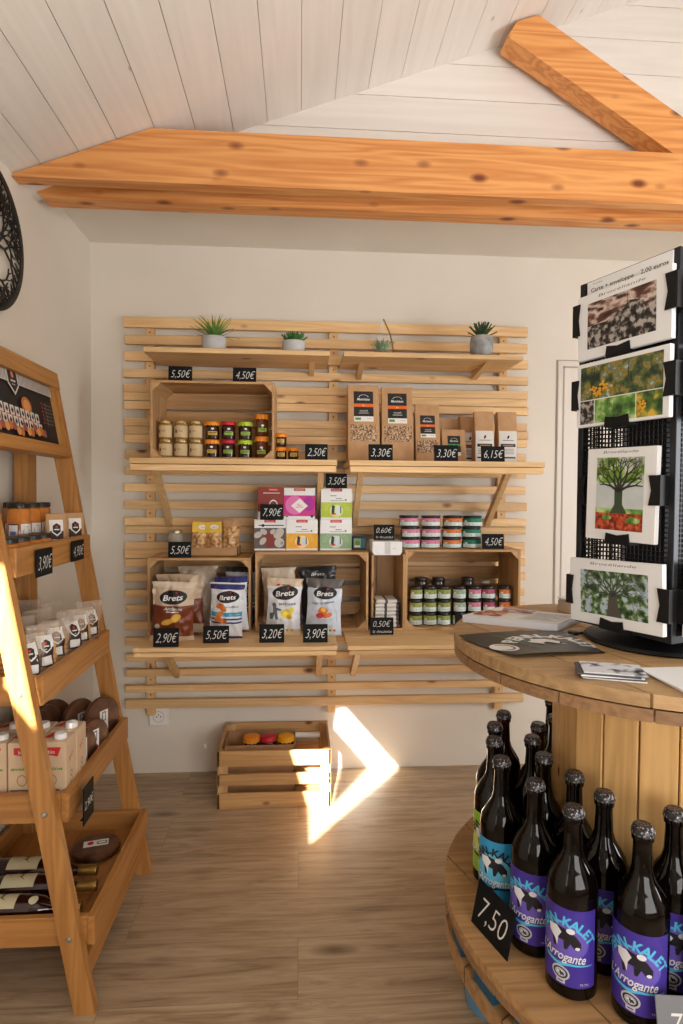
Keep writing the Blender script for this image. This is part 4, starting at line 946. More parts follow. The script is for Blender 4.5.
LOAF = noisy('spice_loaf', [(.35, (70, 44, 32)), (.6, (108, 70, 50))], 30, .35, bump=.3)
def loaf(label, loc, rz, R, lab=True, flat=False):
    r = root('spice_loaf', label, 'loaf', loc, rz, 'round brown loaves in film'); M_ = Matrix.Identity(4) if flat else Matrix.Translation((0, 0, R)) @ Matrix.Rotation(PI/2, 4, 'X')
    b = MB(); t = .020; b.lathe([(0, -t/2), (R*.86, -t/2), (R*.97, -t*.35), (R, 0), (R*.97, t*.35), (R*.86, t/2), (R*.5, t/2+.002), (0, t/2+.001)], LOAF, 28, M_)
    if flat: b.b.transform(Matrix.Translation((0, 0, t/2))) if hasattr(b.b, 'transform') else None
    b.build('loaf_body', r)
    if lab:
        P = Print(); P.rect(-.034, .034, -.016, .016, PAPER, 1); P.ell(-.015, .002, .009, .009, REDP, 2, 12); P.rect(.002, .03, -.008, .008, mat('print_grey', (120, 130, 130), .6), 2); P.rect(.006, .026, -.004, .004, PAPER, 3)
        fn = top(t+.003) if flat else (lambda x, y, e: (y, -t/2-.003-e, R+x*1.0))
        P.build('paper_label', fn, r)
    return r
l0 = loaf('round brown loaf with white label, front of the third tray, next to the cartons', (-.585, 1.625, .4525), 1.2, .062)
dup(l0, (-.575, 1.690, .4525), 1.15, 'round brown loaf with white label, front of the third tray, second from the cartons')
l1 = loaf('tall round brown loaf with white label by the far leg, third tray', (-.590, 1.815, .4525), 1.12, .072)
dup(l1, (-.65, 1.80, .4525), 1.2, 'round brown loaf just left of the one by the far leg, third tray')
l2 = loaf('round brown loaf in the wall side row, third tray, nearest', (-.745, 1.60, .4525), 1.15, .075, False)
for i in range(4): dup(l2, (-.735+.006*i, 1.642+.045*i, .4525), 1.15+.04*(i % 3), 'round brown loaf in the wall side row, third tray, %s from near' % nth[i+1])
# tray 4: bottles lying down and a loaf
WL = mat('cream_wine_label', (214, 206, 172), .6); WINE = mat('dark_wine', (44, 16, 16), .1, coat=.5)
def wine(label, x, y, z, rz=0):
    r = root('lying_bottle', label, 'bottle', (x, y, z), rz, 'bottles lying in the bottom tray'); M_ = Matrix.Translation((0, 0, .033)) @ Matrix.Rotation(PI/2, 4, 'Y')
    b = MB(); b.lathe([(0, 0), (.030, 0), (.033, .005), (.033, .16), (.028, .185), (.016, .205), (.0125, .22), (.0125, .262), (0, .262)], WINE, 24, M_); b.build('bottle_body', r)
    b = MB(); b.lathe([(.0133, .225), (.0142, .227), (.0142, .27), (.013, .273), (0, .273)], mat('gold_capsule', (150, 116, 60), .35, .7), 18, M_); b.build('capsule', r)
    def fn(u, v, e):  # u around the body, v along
        a = u/.033; return (v, -(.033+e)*math.sin(a), .033+(.033+e)*math.cos(a))
    P = Print(); vs = []; n = 10
    P.rect(-.045, .030, .045, .125, WL, 1, n, 1)
    P.poly([(-.02, .07), (.0, .06), (.012, .072), (.004, .084), (.012, .098), (-.004, .092), (-.018, .1), (-.012, .084)], mat('olive_stag', (120, 110, 50), .6), 2)
    for k in range(3): P.rect(-.034+k*.004, -.032+k*.004, .055, .115, INK, 2)
    P.ell(.012, .165, .011, .011, WL, 1, 14); P.build('paper_label', fn, r, eps=.0005, smooth=True); return r
w0 = wine('dark bottle with cream label lying nearest the front end of the bottom tray', -.80, 1.475, .1605)
dup(w0, (-.79, 1.552, .1605), .02, 'dark bottle with cream label lying second from the near end of the bottom tray')
dup(w0, (-.81, 1.63, .1605), -.03, 'dark bottle with cream label lying third from the near end of the bottom tray')
loaf('round brown loaf lying flat at the far end of the bottom tray', (-.588, 1.765, .1605), .25, .068, True, True)
# ladder price tags
T('slate tag reading 3,90€ clipped to the top tray of the ladder', '3,90€', -.6405, 1.548, .995, .096, .068, rz=PI/2, lean=0, name='price_tag')
T('slate tag reading 4,90€ clipped to the top tray near its far end', '4,90€', -.6405, 1.775, 1.008, .094, .058, rz=PI/2, lean=0)
r_ = T('tilted slate tag hanging on the third tray of the ladder', '', -.515, 1.487, .405, .07, .09, rz=PI/2, lean=0)
for c_ in list(KIDS(bpy.data.objects[r_.name])): pass
P = Print(); P.text('2,90€', 0, .045, .02, CHALK, w=.055, shear=.2); P.build('lettering', front(-.003), r_)

# wall art: metal tree of life
IRON = mat('black_iron', (30, 26, 24), .6)
ar = root('tree_wall_art', 'black metal tree of life disc on the left wall, cut by the photo edge', 'wall art', (XL, 1.745, 1.925))
AR = .210
def wp(y, z, d=.0): return (.012+d, y, z)
b = MB(); n = 64; i_ = b.mi(IRON)
for k in range(n):
    a0, a1 = 2*PI*k/n, 2*PI*(k+1)/n; q = []
    for rr_, dd in ((AR, 0), (AR-.02, 0), (AR-.02, .004), (AR, .004)): q.append([wp(rr_*math.cos(a), rr_*math.sin(a), dd) for a in (a0, a1)])
    for s0, s1 in ((0, 1), (1, 2), (2, 3), (3, 0)): b.face([q[s0][0], q[s0][1], q[s1][1], q[s1][0]], IRON)
b.build('ring', ar)
rt_ = random.Random(5); b = MB()
def branch(b, p, a, L_, w, dep):
    q = (p[0]+L_*math.cos(a), p[1]+L_*math.sin(a))
    if math.hypot(*q) > AR-.008: return
    nx, ny = -math.sin(a), math.cos(a)
    pts = [(p[0]+nx*w/2, p[1]+ny*w/2), (p[0]-nx*w/2, p[1]-ny*w/2), (q[0]-nx*w*.35, q[1]-ny*w*.35), (q[0]+nx*w*.35, q[1]+ny*w*.35)]
    b.prism(pts, .012, .016, IRON, 'x')
    if dep == 0: return
    for s in ((-1, 1) if dep > 1 or rt_.random() < .8 else (1,)):
        branch(b, q, a+s*rt_.uniform(.25, .65), L_*rt_.uniform(.72, .92), w*.72, dep-1)
for a in (.5, .95, 1.4, 1.75, 2.2, 2.65): branch(b, (0, -.04), a, .052, .012, 6)
for a in (-.35, -.7, -1.1, -1.6, -2.1, -2.5, -2.8): branch(b, (0, -.1), a, .04, .011, 4)
b.prism([(-.018, -.12), (.018, -.12), (.012, -.02), (-.012, -.02)], .012, .016, IRON, 'x')
for k in range(26): a = -PI+PI*k/25*.999; b.prism([(.19*math.cos(a)-.004, .19*math.sin(a)), (.19*math.cos(a)+.004, .19*math.sin(a)), (.19*math.cos(a)*.86+rt_.uniform(-.01, .01), .19*math.sin(a)*.86+.012)], .012, .016, IRON, 'x')
b.build('tree_cutout', ar)
b = MB(); b.tube([(0, 0, .1), (.012, 0, .1)], .006, IRON); b.build('wall_spacer', ar)

# ================================================================== CABLE DRUM TABLE
def disc(b, cx, cy, R, z0, z1, m, wplank=.105, rot=.35, rim=None, seg=96, gapw=.0035):
    """round top sawn out of parallel planks"""
    c, s = math.cos(rot), math.sin(rot); y = -R; 
    while y < R-1e-6:
        y2 = min(R, y+wplank); a0, a1 = y+gapw/2, y2-gapw/2
        n = 14; pr = []
        for k in range(n+1): yy = a0+(a1-a0)*k/n; pr.append((math.sqrt(max(0, R*R-yy*yy)), yy))
        pts = [(x, yy) for x, yy in pr] + [(-x, yy) for x, yy in reversed(pr)]
        cl = []
        for p in pts:
            if not cl or math.hypot(p[0]-cl[-1][0], p[1]-cl[-1][1]) > 1e-5: cl.append(p)
        if len(cl) > 3 and a1-a0 > .004: b.prism(cl, z0, z1, m, 'z', Matrix.Translation((cx, cy, 0)) @ Matrix.Rotation(rot, 4, 'Z'))
        y = y2
DX, DY = .79, 1.31
dr = root('cable_drum_table', 'round wooden cable drum used as a table, holding cards above and bottles below', 'table', (.81, 1.265, 0))
ox, oy = .81, 1.265
PL = wood('drum_top_planks', (190, 154, 108), (152, 118, 78), 0, grain=12, knots=.35, vary=.12)
b = MB(); disc(b, DX-ox, DY-oy, .432, .857, .880, PL, .125, -1.30); b.build('table_top', dr)
b = MB(); disc(b, DX-ox, DY-oy, .430, .832, .8535, EDGE, .125, .27); b.build('top_underlayer', dr)
b = MB(); disc(b, .826-ox, 1.221-oy, .503, .312, .330, DRUM, .12, -1.25); b.build('lower_flange', dr)
b = MB(); disc(b, .826-ox, 1.221-oy, .501, .292, .311, EDGE, .12, -.5); b.build('lower_flange_underlayer', dr)
b = MB(); disc(b, .826-ox, 1.221-oy, .502, .232, .266, DRUM, .12, .6); b.build('second_flange', dr)
BLUE = mat('blue_foam', (20, 78, 112), .6)
for a in range(0, 360, 14):
    aa = math.radians(a); M_ = Matrix.Translation((.826-ox, 1.221-oy, 0)) @ Matrix.Rotation(aa, 4, 'Z')
    b = MB(); b.box(.44, .497, -.032, .032, .266, .292, BLUE, M_); b.build('blue_spacer', dr)
n = 22; RC = .237
for k in range(n):
    aa = 2*PI*k/n+.1; wd = 2*PI*RC/n; M_ = Matrix.Translation((.81-ox, 1.262-oy, 0)) @ Matrix.Rotation(aa, 4, 'Z')
    b = MB(); b.box(RC-.012+random.uniform(-.0015, .0015), RC+random.uniform(-.002, .002), -wd*.475, wd*.475, .330, .832, STAVE, M_, bev=.0015); b.build('stave', dr)
b = MB(); b.lathe([(0, .33), (.22, .33), (.22, .831), (0, .831)], mat('drum_inside', (60, 44, 30), .9), 24, Matrix.Translation((0, 0, 0))); b.build('core', dr)
b = MB(); b.lathe([(0, 0), (.2, 0), (.2, .232), (0, .232)], STAVE, 20); b.build('lower_core', dr)
r_ = root('water_jug', 'blue tinted plastic water jug on the floor under the drum', 'jug', (.46, 1.36, 0))
b = MB(); b.lathe([(0, 0), (.055, 0), (.064, .008), (.066, .03), (.062, .04), (.066, .05), (.066, .09), (.062, .1), (.066, .11), (.066, .15), (.05, .18), (.02, .2), (.016, .222), (0, .222)], mat('blue_plastic', (110, 160, 196), .12, alpha=.75), 24); b.build('jug_body', r_)
P = Print(); P.rect(-.05, .05, .06, .14, mat('jug_label', (150, 180, 210), .5), 1, 10); P.text('EAU', 0, .1, .02, REDP, 2); P.build('label_print', wrap(.066), r_, smooth=True)

# bottles
PUR = mat('purple_label', (64, 45, 150), .5); PUR2 = mat('lilac_oval', (106, 86, 186), .5); CYT = mat('cyan_lettering', (84, 190, 232), .5); BLB = mat('blue_label', (44, 152, 206), .5); BLB2 = mat('pale_blue_oval', (96, 190, 224), .5); GRB = mat('green_bottle_label', (150, 196, 60), .5); GRB2 = mat('pale_green_oval', (196, 220, 120), .5); COWW = mat('bull_white', (226, 226, 232), .5); COWB = mat('bull_black', (24, 22, 34), .5); SILV = mat('silver_badge', (196, 196, 206), .5)
def cow(P, x, y, s, L):
    P.poly([(x-.020*s, y+.010*s), (x-.008*s, y+.012*s), (x+.004*s, y+.010*s), (x+.014*s, y+.004*s), (x+.020*s, y-.004*s), (x+.020*s, y-.012*s), (x+.014*s, y-.013*s), (x+.008*s, y-.006*s), (x+.004*s, y-.014*s), (x+.001*s, y-.014*s), (x, y-.004*s), (x-.008*s, y-.004*s), (x-.009*s, y-.015*s), (x-.012*s, y-.015*s), (x-.014*s, y-.003*s), (x-.021*s, y+.002*s)], COWB, L)
    P.poly([(x-.019*s, y+.009*s), (x-.008*s, y+.011*s), (x-.002*s, y+.005*s), (x-.006*s, y-.002*s), (x-.007*s, y-.013*s), (x-.010*s, y-.006*s), (x-.018*s, y+.001*s)], COWW, L+1)
    P.ell(x+.008*s, y+.009*s, .005*s, .0035*s, COWW, L+1, 10, rings=1); P.ell(x+.016*s, y-.0105*s, .003*s, .002*s, COWW, L+1, 8, rings=1)
    P.line([(x-.022*s, y+.012*s), (x-.028*s, y+.016*s)], .001*s, COWB, L)
def beerlabel(base, oval, txt, tint):
    P = Print(); w_ = .058; y0, y1 = .027, .162
    P.rect(-w_, w_, y0, y1, base, 1, 26, 4)
    P.ell(0, .104, .043, .031, oval, 2, 28); P.arc('PENN-KALET', 0, .088, .052, .0165, tint, 3, step=.245, bold=.035)
    cow(P, 0, .112, 1.45, 3); P.text("L'Arrogante", -.002, .080, .016, COWW, 6, w=.080, shear=.25, bold=.015, rot=-.03)
    P.poly([(-.04, .070), (-.01, .066), (.01, .069), (.05, .068), (.05, .0665), (.012, .065), (-.005, .060), (-.03, .064)], tint, 4)
    P.ell(-.004, .048, .0155, .0125, SILV, 3, 20); P.rect(-.011, .004, .030, .042, SILV, 3); P.ell(-.004, .048, .0125, .0095, COWB, 4, 18, inner=.75, rings=1); P.arc('BRASSERIE', -.004, .044, .0125, .0024, COWB, 5, step=.24); cow(P, -.004, .048, .33, 5); P.rect(-.008, .001, .033, .035, COWB, 4)
    P.text('7% 75cl', .036, .034, .0038, COWW, 3)
    return P
def beer(label, glass, P, loc, rz, empty=False):
    r = root('beer_bottle', label, 'bottle', loc, rz, 'beer bottles on the lower drum flange'); R = .0435
    b = MB(); b.lathe([(0, .002), (R*.86, .0), (R, .006), (R, .178), (R*.985, .19), (R*.9, .204), (R*.7, .219), (.0205, .235), (.0165, .25), (.0150, .285), (.0150, .297), (.0175, .299), (.0178, .307), (.0160, .311), (0, .311)], glass, 56); b.build('bottle_body', r)
    b = MB(); n = 42; i_ = b.mi(CAPM); cr_ = []
    for zz, rr_ in ((.309, .0188), (.314, .0180), (.3215, .0160), (.3235, .0135)): cr_.append([b.b.verts.new(((rr_+(.0008*(k % 2) if zz < .315 else 0))*math.cos(2*PI*k/n), (rr_+(.0008*(k % 2) if zz < .315 else 0))*math.sin(2*PI*k/n), zz)) for k in range(n)])
    for A, B in zip(cr_, cr_[1:]):
        for k in range(n): b.b.faces.new((A[k], A[(k+1) % n], B[(k+1) % n], B[k])).smooth = True
    b.b.faces.new(cr_[-1]); b.build('crown_cap', r)
    if P: P.build('paper_label', wrap(R), r, eps=.00028, smooth=True, sub=.007)
    return r
CAPM = noisy('crown_cap', [(.5, (20, 17, 18)), (.6, (60, 56, 60)), (.68, (170, 168, 172))], 260, .3, detail=1)
def face_cam(x, y, d=0): return math.atan2(-x, y)*-1*-1 + d
A0 = beer('dark beer bottle with purple bull label, front ring, right of the 7,50 slate', BOTTLE, beerlabel(PUR, PUR2, '', CYT), (.457, 1.118, .33), face_cam(.457, 1.118, -.3))
BB = [(.487, 1.019, -.3, 'dark beer bottle with purple bull label, front ring, third from the left'), (.577, .955, -.22, 'dark beer bottle with purple bull label, front ring, nearest the camera'), (.690, .928, -.15, 'dark beer bottle with purple label cut by the right photo edge'),
      (.569, 1.068, -.1, 'dark beer bottle in the second ring, purple label seen between the two nearest bottles'), (.662, 1.00, .1, 'dark beer bottle in the second ring, tall neck in front of the right hand staves'),
      (.549, 1.147, 0, 'dark beer bottle in the second ring, neck in front of the left staves')]
for x, y, d, lb in BB: dup(A0, (x, y, .33), face_cam(x, y, d), lb)
B0 = beer('dark beer bottle with bright blue label behind the 7,50 slate', BOTTLE, beerlabel(BLB, BLB2, '', COWB), (.426, 1.222, .33), face_cam(.426, 1.222, -.35))
dup(B0, (.522, 1.233, .33), .6, 'dark beer bottle in the second ring beside the blue labelled one')
C0 = beer('dark beer bottle with lime green label, left rim of the drum', BOTTLE, beerlabel(GRB, GRB2, '', COWB), (.443, 1.323, .33), face_cam(.443, 1.323, -.35))
dup(C0, (.473, 1.409, .33), .9, 'dark beer bottle on the left rim behind the green labelled one'); dup(C0, (.534, 1.327, .33), .7, 'dark beer bottle in the second ring, directly right of the reddish bottle')
D0 = beer('reddish brown beer bottle at the back left of the drum', AMBER, None, (.521, 1.484, .33), 0)
dup(D0, (.579, 1.403, .33), 0, 'reddish brown beer bottle in the second ring at the back'); dup(C0, (.688, 1.578, .33), 2, 'beer bottle at the far back, neck hidden by the table top'); dup(A0, (.642, 1.453, .33), 2, 'beer bottle at the back standing tight against the staves')
# slate signs on the flange
r_ = T('large tilted slate reading 7,50 leaning before the blue labelled bottle', '7,50', .374, 1.130, .3305, .116, .088, rz=-1.25, lean=-.22)
r_ = T('pale slate sign with a chalk 7 at the bottom right corner of the photo', '7,50', .612, .868, .3305, .10, .085, rz=-.12, lean=-.25, board=mat('slate_glare_grey', (120, 122, 128), .3, coat=.6))  # pale grey base colour paints in the glare on this slate

# things on the table top
r_ = root('magazine', 'thick glossy magazine with a red and white food cover lying on the drum table', 'magazine', (.562, 1.483, .8805), 0)
mag = [(-.149, .005), (.03, .155), (.146, -.006), (.049, -.101)]; mag = [(-.148, .012), (-.02, .115), (.15, -.004), (.05, -.103)]
b = MB(); b.prism(mag, 0, .018, mat('paper_edge', (206, 206, 212), .7), 'z'); b.build('pages', r_)
P = Print()
def lerpq(u, v):
    a, d_, c_, b_ = mag[0], mag[1], mag[2], mag[3]
    return ((1-u)*(1-v)*a[0]+u*(1-v)*b_[0]+u*v*c_[0]+(1-u)*v*d_[0], (1-u)*(1-v)*a[1]+u*(1-v)*b_[1]+u*v*c_[1]+(1-u)*v*d_[1])
P.rect(0, 1, 0, 1, WHITE, 1, 6, 6)
rr = random.Random(4)
for i in range(26): P.ell(rr.uniform(.08, .5), rr.uniform(.15, .85), rr.uniform(.03, .08), rr.uniform(.03, .1), [mat('cover_red', (176, 66, 46), .5), mat('cover_rust', (190, 110, 80), .5), mat('cover_pale', (220, 190, 170), .5)][i % 3], 2+i, 10, rot=rr.random())
P.rect(.55, .97, .1, .9, mat('cover_grey', (206, 208, 210), .5), 2)
for i in range(7): P.rect(.6, .92-.05*(i % 3), .18+i*.09, .21+i*.09, mat('cover_text', (130, 136, 140), .5), 3)
P.rect(.1, .5, .86, .97, mat('cover_blue', (110, 130, 180), .5), 2)
P.build('cover_print', lambda x, y, e: (*lerpq(x, y), .0182+e), r_, eps=.00008)
r_ = root('flyer', 'black flyer with a white bull emblem curling over the table edge', 'flyer', (.5, 1.26, .8805), 0)
fq = [(.356, 1.322), (.425, 1.152), (.626, 1.181), (.625, 1.381)]; fq = [(x-.5, y-1.26) for x, y in fq]
def fl(x, y, e):
    a, b_, c_, d_ = fq; u, v = x, y; X = (1-u)*(1-v)*a[0]+u*(1-v)*b_[0]+u*v*c_[0]+(1-u)*v*d_[0]
    # u: from far edge to near edge, v: from left to right
    Y = (1-u)*(1-v)*a[1]+u*(1-v)*b_[1]+u*v*c_[1]+(1-u)*v*d_[1]
    return (X, Y, .002+.006*(abs(u-.5)*2)**2*(1-v)+.004*math.sin(PI*v)+e)
P = Print(); P.rect(0, 1, 0, 1, mat('flyer_black', (38, 40, 42), .4), 0, 12, 12); P.rect(0, 1, 0, 1, mat('flyer_black', (38, 40, 42), .4), -2, 12, 12); P.build('sheet', fl, r_, eps=.0004)
def fl2(x, y, e): return fl(.98-y, x, e)
P = Print(); P.ell(.13, .36, .12, .17, WHITE, 1, 20); P.ell(.13, .36, .09, .13, mat('flyer_black', (38, 40, 42), .4), 2, 20, inner=.8, rings=1); P.ell(.10, .36, .07, .11, WHITE, 3, 14)
P.arc('PENN-KALET', .60, .36, .37, .14, WHITE, 1, step=.31, a_mid=PI/2-.45, bold=.05)
P.ell(.60, .44, .2, .24, mat('flyer_grey', (96, 98, 100), .5), 1, 24, inner=.9, rings=1); cow(P, .60, .44, 8.5, 2)
P.poly([(.46, .46), (.50, .58), (.64, .56), (.74, .44), (.69, .34), (.60, .44), (.51, .36)], WHITE, 6); P.line([(.28, .88), (.44, .1)], .012, GRN, 1)
P.build('printed_emblem', fl2, r_, eps=.0003)
# leaflets
LF = noisy('leaflet_print', [(.52, (216, 216, 220)), (.6, (150, 150, 156)), (.68, (40, 40, 44))], 34, .5, detail=2)
for i in range(5):
    b = MB(); b.box(-.052, .052, -.036, .036, 0, .0022, LF if i == 4 else mat('leaflet_dark', (66, 64, 68), .5) if i % 2 else PAPER)
    o = b.build('leaflet', loc=(.562+.003*i*(-1 if i < 4 else .2), 1.037+.001*i, .8808+.0023*i), rot=(0, 0, -.32+.05*((i*7) % 3-1))); tag(o, 'small leaflet in the pile on the table edge, %s' % ['lowest', 'second up', 'third up', 'fourth up', 'topmost with grey print'][i], 'leaflet', 'leaflets piled on the drum table')
for i in range(2):
    b = MB(); b.box(-.075, .075, -.053, .053, 0, .0025, PAPER); 
    if i: b.box(-.01, .03, .0, .03, .0025, .0029, mat('pale_green_print', (206, 214, 160), .6))
    o = b.build('folded_paper', loc=(.683-.004*i, .985+.003*i, .8808+.003*i), rot=(0, 0, -.25-1.35+.06*i)); tag(o, 'white folded paper at the right photo edge of the table, %s sheet' % ('upper' if i else 'lower'), 'paper', 'white papers on the drum table')
r_ = root('cardboard_sleeve', 'small brown and cream cardboard box on the table behind the card rack', 'box', (.765, 1.61, .8805), .2)
b = MB(); b.box(-.03, .05, -.02, .04, 0, .03, mat('pale_kraft', (196, 176, 156), .8), bev=.001); b.build('carton', r_)
b = MB(); b.box(-.032, .052, -.022, .042, .035, .038, PAPER, bev=.001); b.build('lid', r_)
r_ = root('key_ring', 'small black key fob on the table at the foot of the card rack', 'key', (.637, 1.352, .8805), .3)
b = MB(); b.lathe([(0, 0), (.011, 0), (.012, .003), (.011, .007), (0, .008)], BLACK, 16); b.box(.008, .03, -.004, .004, .001, .004, BLACK); b.build('fob', r_)
b = MB(); b.tube([(-.012-.009*math.cos(t_*PI/6), .009*math.sin(t_*PI/6), .0025) for t_ in range(13)], .001, BOLT, 6); b.build('ring', r_)

# ------------------------------------------------------------------ card rack
S = .236; azf = math.atan2(-.22, .085)   # face direction from the far corner to the near corner
cr = root('card_rack', 'square black mesh postcard rack standing on the drum table', 'card rack', (.799, 1.282, .8805))
FR = mat('rack_frame', (30, 34, 40), .4, .3)
def face_mat(k):  # k-th face; local x along the face, local -y outward, z up
    return Matrix.Rotation(azf+k*PI/2, 4, 'Z') @ Matrix.Translation((0, -S/2, 0))
b = MB(); b.lathe([(0, 0), (.15, 0), (.155, .004), (.15, .01), (.03, .014), (.02, .03), (0, .03)], BLACK, 40); b.build('turning_base', cr)
z0, z1 = .032, .806
for k in range(4):
    M_ = face_mat(k); b = MB(); b.box(-S/2-.005, -S/2+.009, -.005, .009, z0, z1, FR, M_, bev=.001); b.build('corner_post', cr)
    b = MB(); b.box(-S/2, S/2, -.003, .005, z0, z0+.014, FR, M_); b.box(-S/2, S/2, -.003, .005, z1-.014, z1, FR, M_); b.build('frame_rail', cr)
    b = MB(); n = 24
    for i in range(1, n): x = -S/2+S*i/n; b.box(x-.0013, x+.0013, -.001, .001, z0+.014, z1-.014, BLACK, M_)
    nz = int((z1-z0)/.0098)
    for i in range(1, nz): z = z0+(z1-z0)*i/nz; b.box(-S/2, S/2, -.0012, .0012, z-.0013, z+.0013, BLACK, M_)
    b.build('mesh_panel', cr)
b = MB(); b.box(-S/2+.002, S/2-.002, -S/2+.002, S/2-.002, z0, z0+.004, BLACK, Matrix.Rotation(azf, 4, 'Z')); b.build('bottom_plate', cr)
b = MB(); b.box(-.05, .05, -.05, .05, z0+.004, z1-.02, BLACK, Matrix.Rotation(azf, 4, 'Z')); b.build('dark_fill_box', cr)  # added black box, darkens what shows through the mesh
ZB = .8805; CLIPM = BLACK
def clip(M_, x, z, w_, h_, side):
    b = MB(); d0_, d1_ = -.03, -.0
    if side == 'b': b.box(x-w_/2, x+w_/2, -.028, 0, z-.002, z+.004, CLIPM, M_); b.prism([(x-w_/2, z), (x+w_/2, z), (x+w_/2-.003, z+h_), (x, z+h_*.8), (x-w_/2+.003, z+h_)], -.030, -.027, CLIPM, 'y', M_)
    else:
        q = 1 if side == 'l' else -1
        b.box(x-.002, x+.002, -.028, 0, z-h_/2, z+h_/2, CLIPM, M_); b.prism([(x-.002*q, z-h_/2), (x+w_*q, z-h_/2), (x+w_*.75*q, z), (x+w_*q, z+h_/2), (x-.002*q, z+h_/2)], -.030, -.027, CLIPM, 'y', M_)
    b.build('card_clip', cr)
def pic_mat(name, stops, scale, st=(1, 1, 1)): return noisy(name, stops, scale, .35, 6, st)
STORM = pic_mat('photo_storm_sky', [(.38, (34, 20, 18)), (.48, (96, 56, 42)), (.55, (222, 200, 186)), (.62, (60, 36, 30))], 14, (1, 1, 2.2))
ROCK = pic_mat('photo_rocks', [(.42, (20, 18, 18)), (.5, (72, 66, 62)), (.58, (176, 168, 160))], 75)
WOODS = pic_mat('photo_woods', [(.36, (26, 46, 36)), (.5, (84, 100, 54)), (.57, (160, 134, 54)), (.62, (90, 106, 84)), (.7, (170, 186, 180))], 50)
FERN = pic_mat('photo_green', [(.36, (40, 80, 34)), (.52, (110, 160, 70)), (.66, (196, 216, 150))], 40)
AUT = pic_mat('photo_autumn', [(.36, (30, 60, 30)), (.5, (90, 120, 50)), (.62, (220, 180, 60))], 40)
MIST = pic_mat('photo_mist', [(.35, (206, 212, 214)), (.6, (196, 204, 204))], 30)
RLEAF = pic_mat('photo_red_leaves', [(.4, (110, 40, 28)), (.5, (176, 66, 40)), (.62, (210, 100, 60))], 110)
MOSSY = pic_mat('photo_mossy_crown', [(.38, (30, 50, 30)), (.47, (84, 116, 66)), (.52, (130, 160, 100)), (.56, (182, 196, 212))], 70)
TRK = mat('photo_trunk', (52, 52, 42), .5); BRK = mat('photo_branch', (66, 74, 68), .5)
def ptree(P, x, y, a, L_, w, dep, rnd, m, box, Ly):
    q = (x+L_*math.cos(a), y+L_*math.sin(a))
    if not (box[0] < q[0] < box[1] and box[2] < q[1] < box[3]): return
    P.line([(x, y), q], (w, w*.7), m, Ly)
    if dep:
        for s in (-1, 1): ptree(P, q[0], q[1], a+s*rnd.uniform(.2, .6), L_*rnd.uniform(.72, .95), w*.66, dep-1, rnd, m, box, Ly)
def card(label, M_, x0, x1, za, zb2, tilt, painter, t=.012, grp='postcards in the rack', gap=-.014):
    cx, w_, h_ = (x0+x1)/2, x1-x0, zb2-za
    r = root('postcard', label, 'postcard', (0, 0, 0), 0, grp); r.matrix_world = Matrix.Translation((.799, 1.282, ZB)) @ M_ @ Matrix.Translation((cx, gap, za)) @ Matrix.Rotation(tilt, 4, 'Y')
    r['label'] = label
    b = MB(); b.box(-w_/2, w_/2, -t, 0, 0, h_, PAPER, bev=.0008); b.build('card_stack', r)
    P = Print(); painter(P, w_, h_); P.build('printed_photo', front(-t), r, eps=.00015); return r
def handw(P, w_, h_, y): P.text('Brocéliande', 0, y, .006, mat('faint_ink', (110, 110, 110), .7), 1, w=w_*.5, shear=.4)
def p1(P, w, h):
    x0, x1, y0, y1 = -.088, .082, .022, .122; P.rect(x0, x1, y0, y1, STORM, 1); P.poly([(x0, y0), (x1, y0), (x1, y0+.058), (.06, y0+.05), (.045, y0+.074), (.02, y0+.078), (.0, y0+.064), (-.02, y0+.062), (-.035, y0+.05), (x0, y0+.05)], ROCK, 2)
    P.line([(.016, y0+.07), (.016, y0+.098)], .0014, INK, 3); P.line([(.010, y0+.09), (.022, y0+.09)], .0012, INK, 3); handw(P, w, h, h-.010)
def p2(P, w, h):
    x0, x1, y0, y1 = -.104, .101, .006, .132; ym = y0+.052; P.rect(x0, x1, ym+.001, y1, WOODS, 1); P.rect(x0, x0+.038, y0, ym-.001, ROCK, 1); P.rect(x0+.040, x1-.062, y0, ym-.001, FERN, 1); P.rect(x1-.060, x1, y0, ym-.001, AUT, 1)
    rnd = random.Random(2)
    for k in range(5): ptree(P, -.01, y0+.004, .6+k*.48, .012, .0014, 4, rnd, TRK, (x0+.04, x1-.062, y0, ym), 2)
    for x in (-.075, -.068, .02): P.line([(x, ym+.02), (x+.002, y1-.004)], .0022, TRK, 2)
    [P.ell(-.052+rnd.gauss(0, .013), ym+.022+rnd.gauss(0, .006), .004, .003, mat('photo_yellow_tree', (226, 166, 40), .5), 2+k % 3, 7, rings=1) for k in range(26)]; [P.ell(x1-.048+rnd.gauss(0, .006), y0+.02+rnd.gauss(0, .008), .003, .003, mat('photo_yellow_tree', (226, 166, 40), .5), 2+k % 3, 7, rings=1) for k in range(18)]
def p3(P, w, h):
    x0, x1, y0, y1 = -.060, .058, .022, .176; P.rect(x0, x1, y0, y1, MIST, 1); P.rect(x0, x1, y0+.1, y1, pic_mat('photo_lime_leaves', [(.42, (206, 214, 200)), (.5, (140, 180, 60)), (.6, (96, 140, 44))], 46), 2); P.rect(x0, x1, y0, y0+.042, RLEAF, 3); P.rect(x0, x1, y0+.036, y0+.046, FERN, 4)
    P.poly([(-.022, y0+.036), (.02, y0+.036), (.008, y0+.055), (.008, y0+.085), (-.012, y0+.085), (-.011, y0+.055)], mat('photo_mossy_trunk', (58, 76, 52), .5), 5)
    rnd = random.Random(8)
    for a in (.45, .9, 1.3, 1.65, 2.1, 2.6): ptree(P, -.002, y0+.082, a, .022, .007, 6, rnd, TRK, (x0, x1, y0, y1), 5)
    P.ell(-.03, y0+.026, .012, .006, FERN, 6, 12); P.ell(.035, y0+.022, .018, .007, FERN, 6, 12); handw(P, w, h, h-.008)
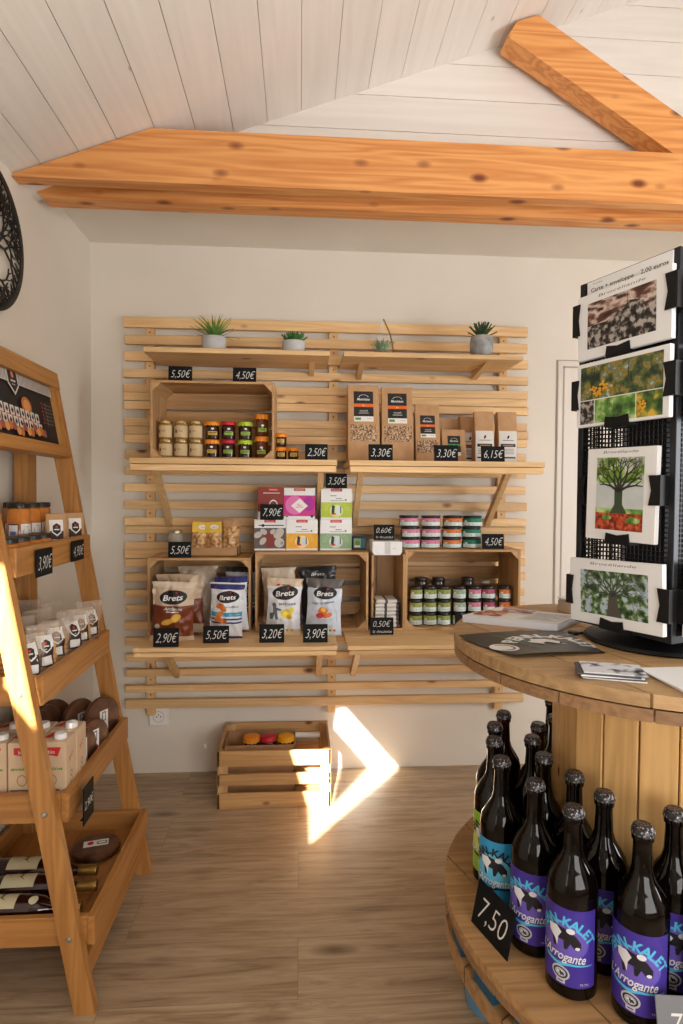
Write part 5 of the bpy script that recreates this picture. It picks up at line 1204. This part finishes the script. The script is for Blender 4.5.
def p4(P, w, h):
    x0, x1, y0, y1 = -.087, .085, .022, .118; P.rect(x0, x1, y0, y1, MOSSY, 1); rnd = random.Random(11)
    P.poly([(-.016, y0), (.022, y0), (.012, y0+.03), (.008, y0+.055), (-.008, y0+.055), (-.012, y0+.03)], mat('photo_bark', (84, 76, 66), .5), 2)
    for a in (.2, .6, 1.0, 1.45, 1.9, 2.4, 2.9): ptree(P, 0, y0+.045, a, .02, .005, 6, rnd, BRK, (x0, x1, y0, y1), 3)
    handw(P, w, h, h-.009)
M0 = face_mat(0); zo = -ZB
# header panel
hd = root('header_sign', 'white header sign with card prices at the top of the rack', 'sign', (0, 0, 0)); hd.matrix_world = Matrix.Translation((.799, 1.282, ZB)) @ M0 @ Matrix.Translation((0, -.004, 0))
b = MB(); b.box(-.1, S/2-.008, -.004, 0, .74, .803, PAPER, bev=.0006); b.build('panel', hd)
P = Print(); P.text('Carte + enveloppe    2,00 euros', .006, .783, .009, INK, 1, w=.19, bold=.01); P.text('Photo d\'auteur', -.07, .796, .003, INK, 1); P.build('lettering', front(-.004), hd)
card('landscape postcard of dark rocks and a cross under a stormy sky, top of the rack', M0, -.107, .124, 1.507+zo, 1.650+zo, -.01, p1)
card('postcard divided into four woodland photos, second from the top of the rack', M0, -.107, .122, 1.357+zo, 1.498+zo, .0, p2)
card('upright postcard of a big green tree over red leaves, third in the rack', M0, -.076, .096, 1.109+zo, 1.305+zo, .02, p3)
card('landscape postcard of a mossy tree crown, bottom of the rack', M0, -.114, .120, .924+zo, 1.066+zo, -.035, p4)
for zc_, xa, xb, hh in ((1.598, -.122, .135, .07), (1.43, -.122, .135, .066), (1.215, -.1, .108, .06), (.99, -.128, .132, .066)):
    clip(M0, xa+.004, zc_+zo, .018, hh, 'l'); clip(M0, xb-.0, zc_+zo, .025, hh, 'r')
for zc_, xx in ((1.502, .003), (1.352, .003), (1.103, .01), (.918, .0)): clip(M0, xx, zc_+zo, .062, .022, 'b')
M1 = face_mat(1)
card('edge of a white postcard on the right face of the rack, top', M1, -.106, .11, 1.50+zo, 1.64+zo, 0, p4)
card('edge of a white postcard on the right face of the rack, second down', M1, -.106, .11, 1.355+zo, 1.495+zo, 0, p1)
card('edge of a white postcard on the right face of the rack, bottom', M1, -.106, .11, .925+zo, 1.07+zo, .03, p2)
for zc_ in (1.59, 1.43, .99):
    clip(M1, -.122, zc_+zo, .03, .066, 'l'); clip(M1, .122, zc_+zo, .03, .066, 'r')
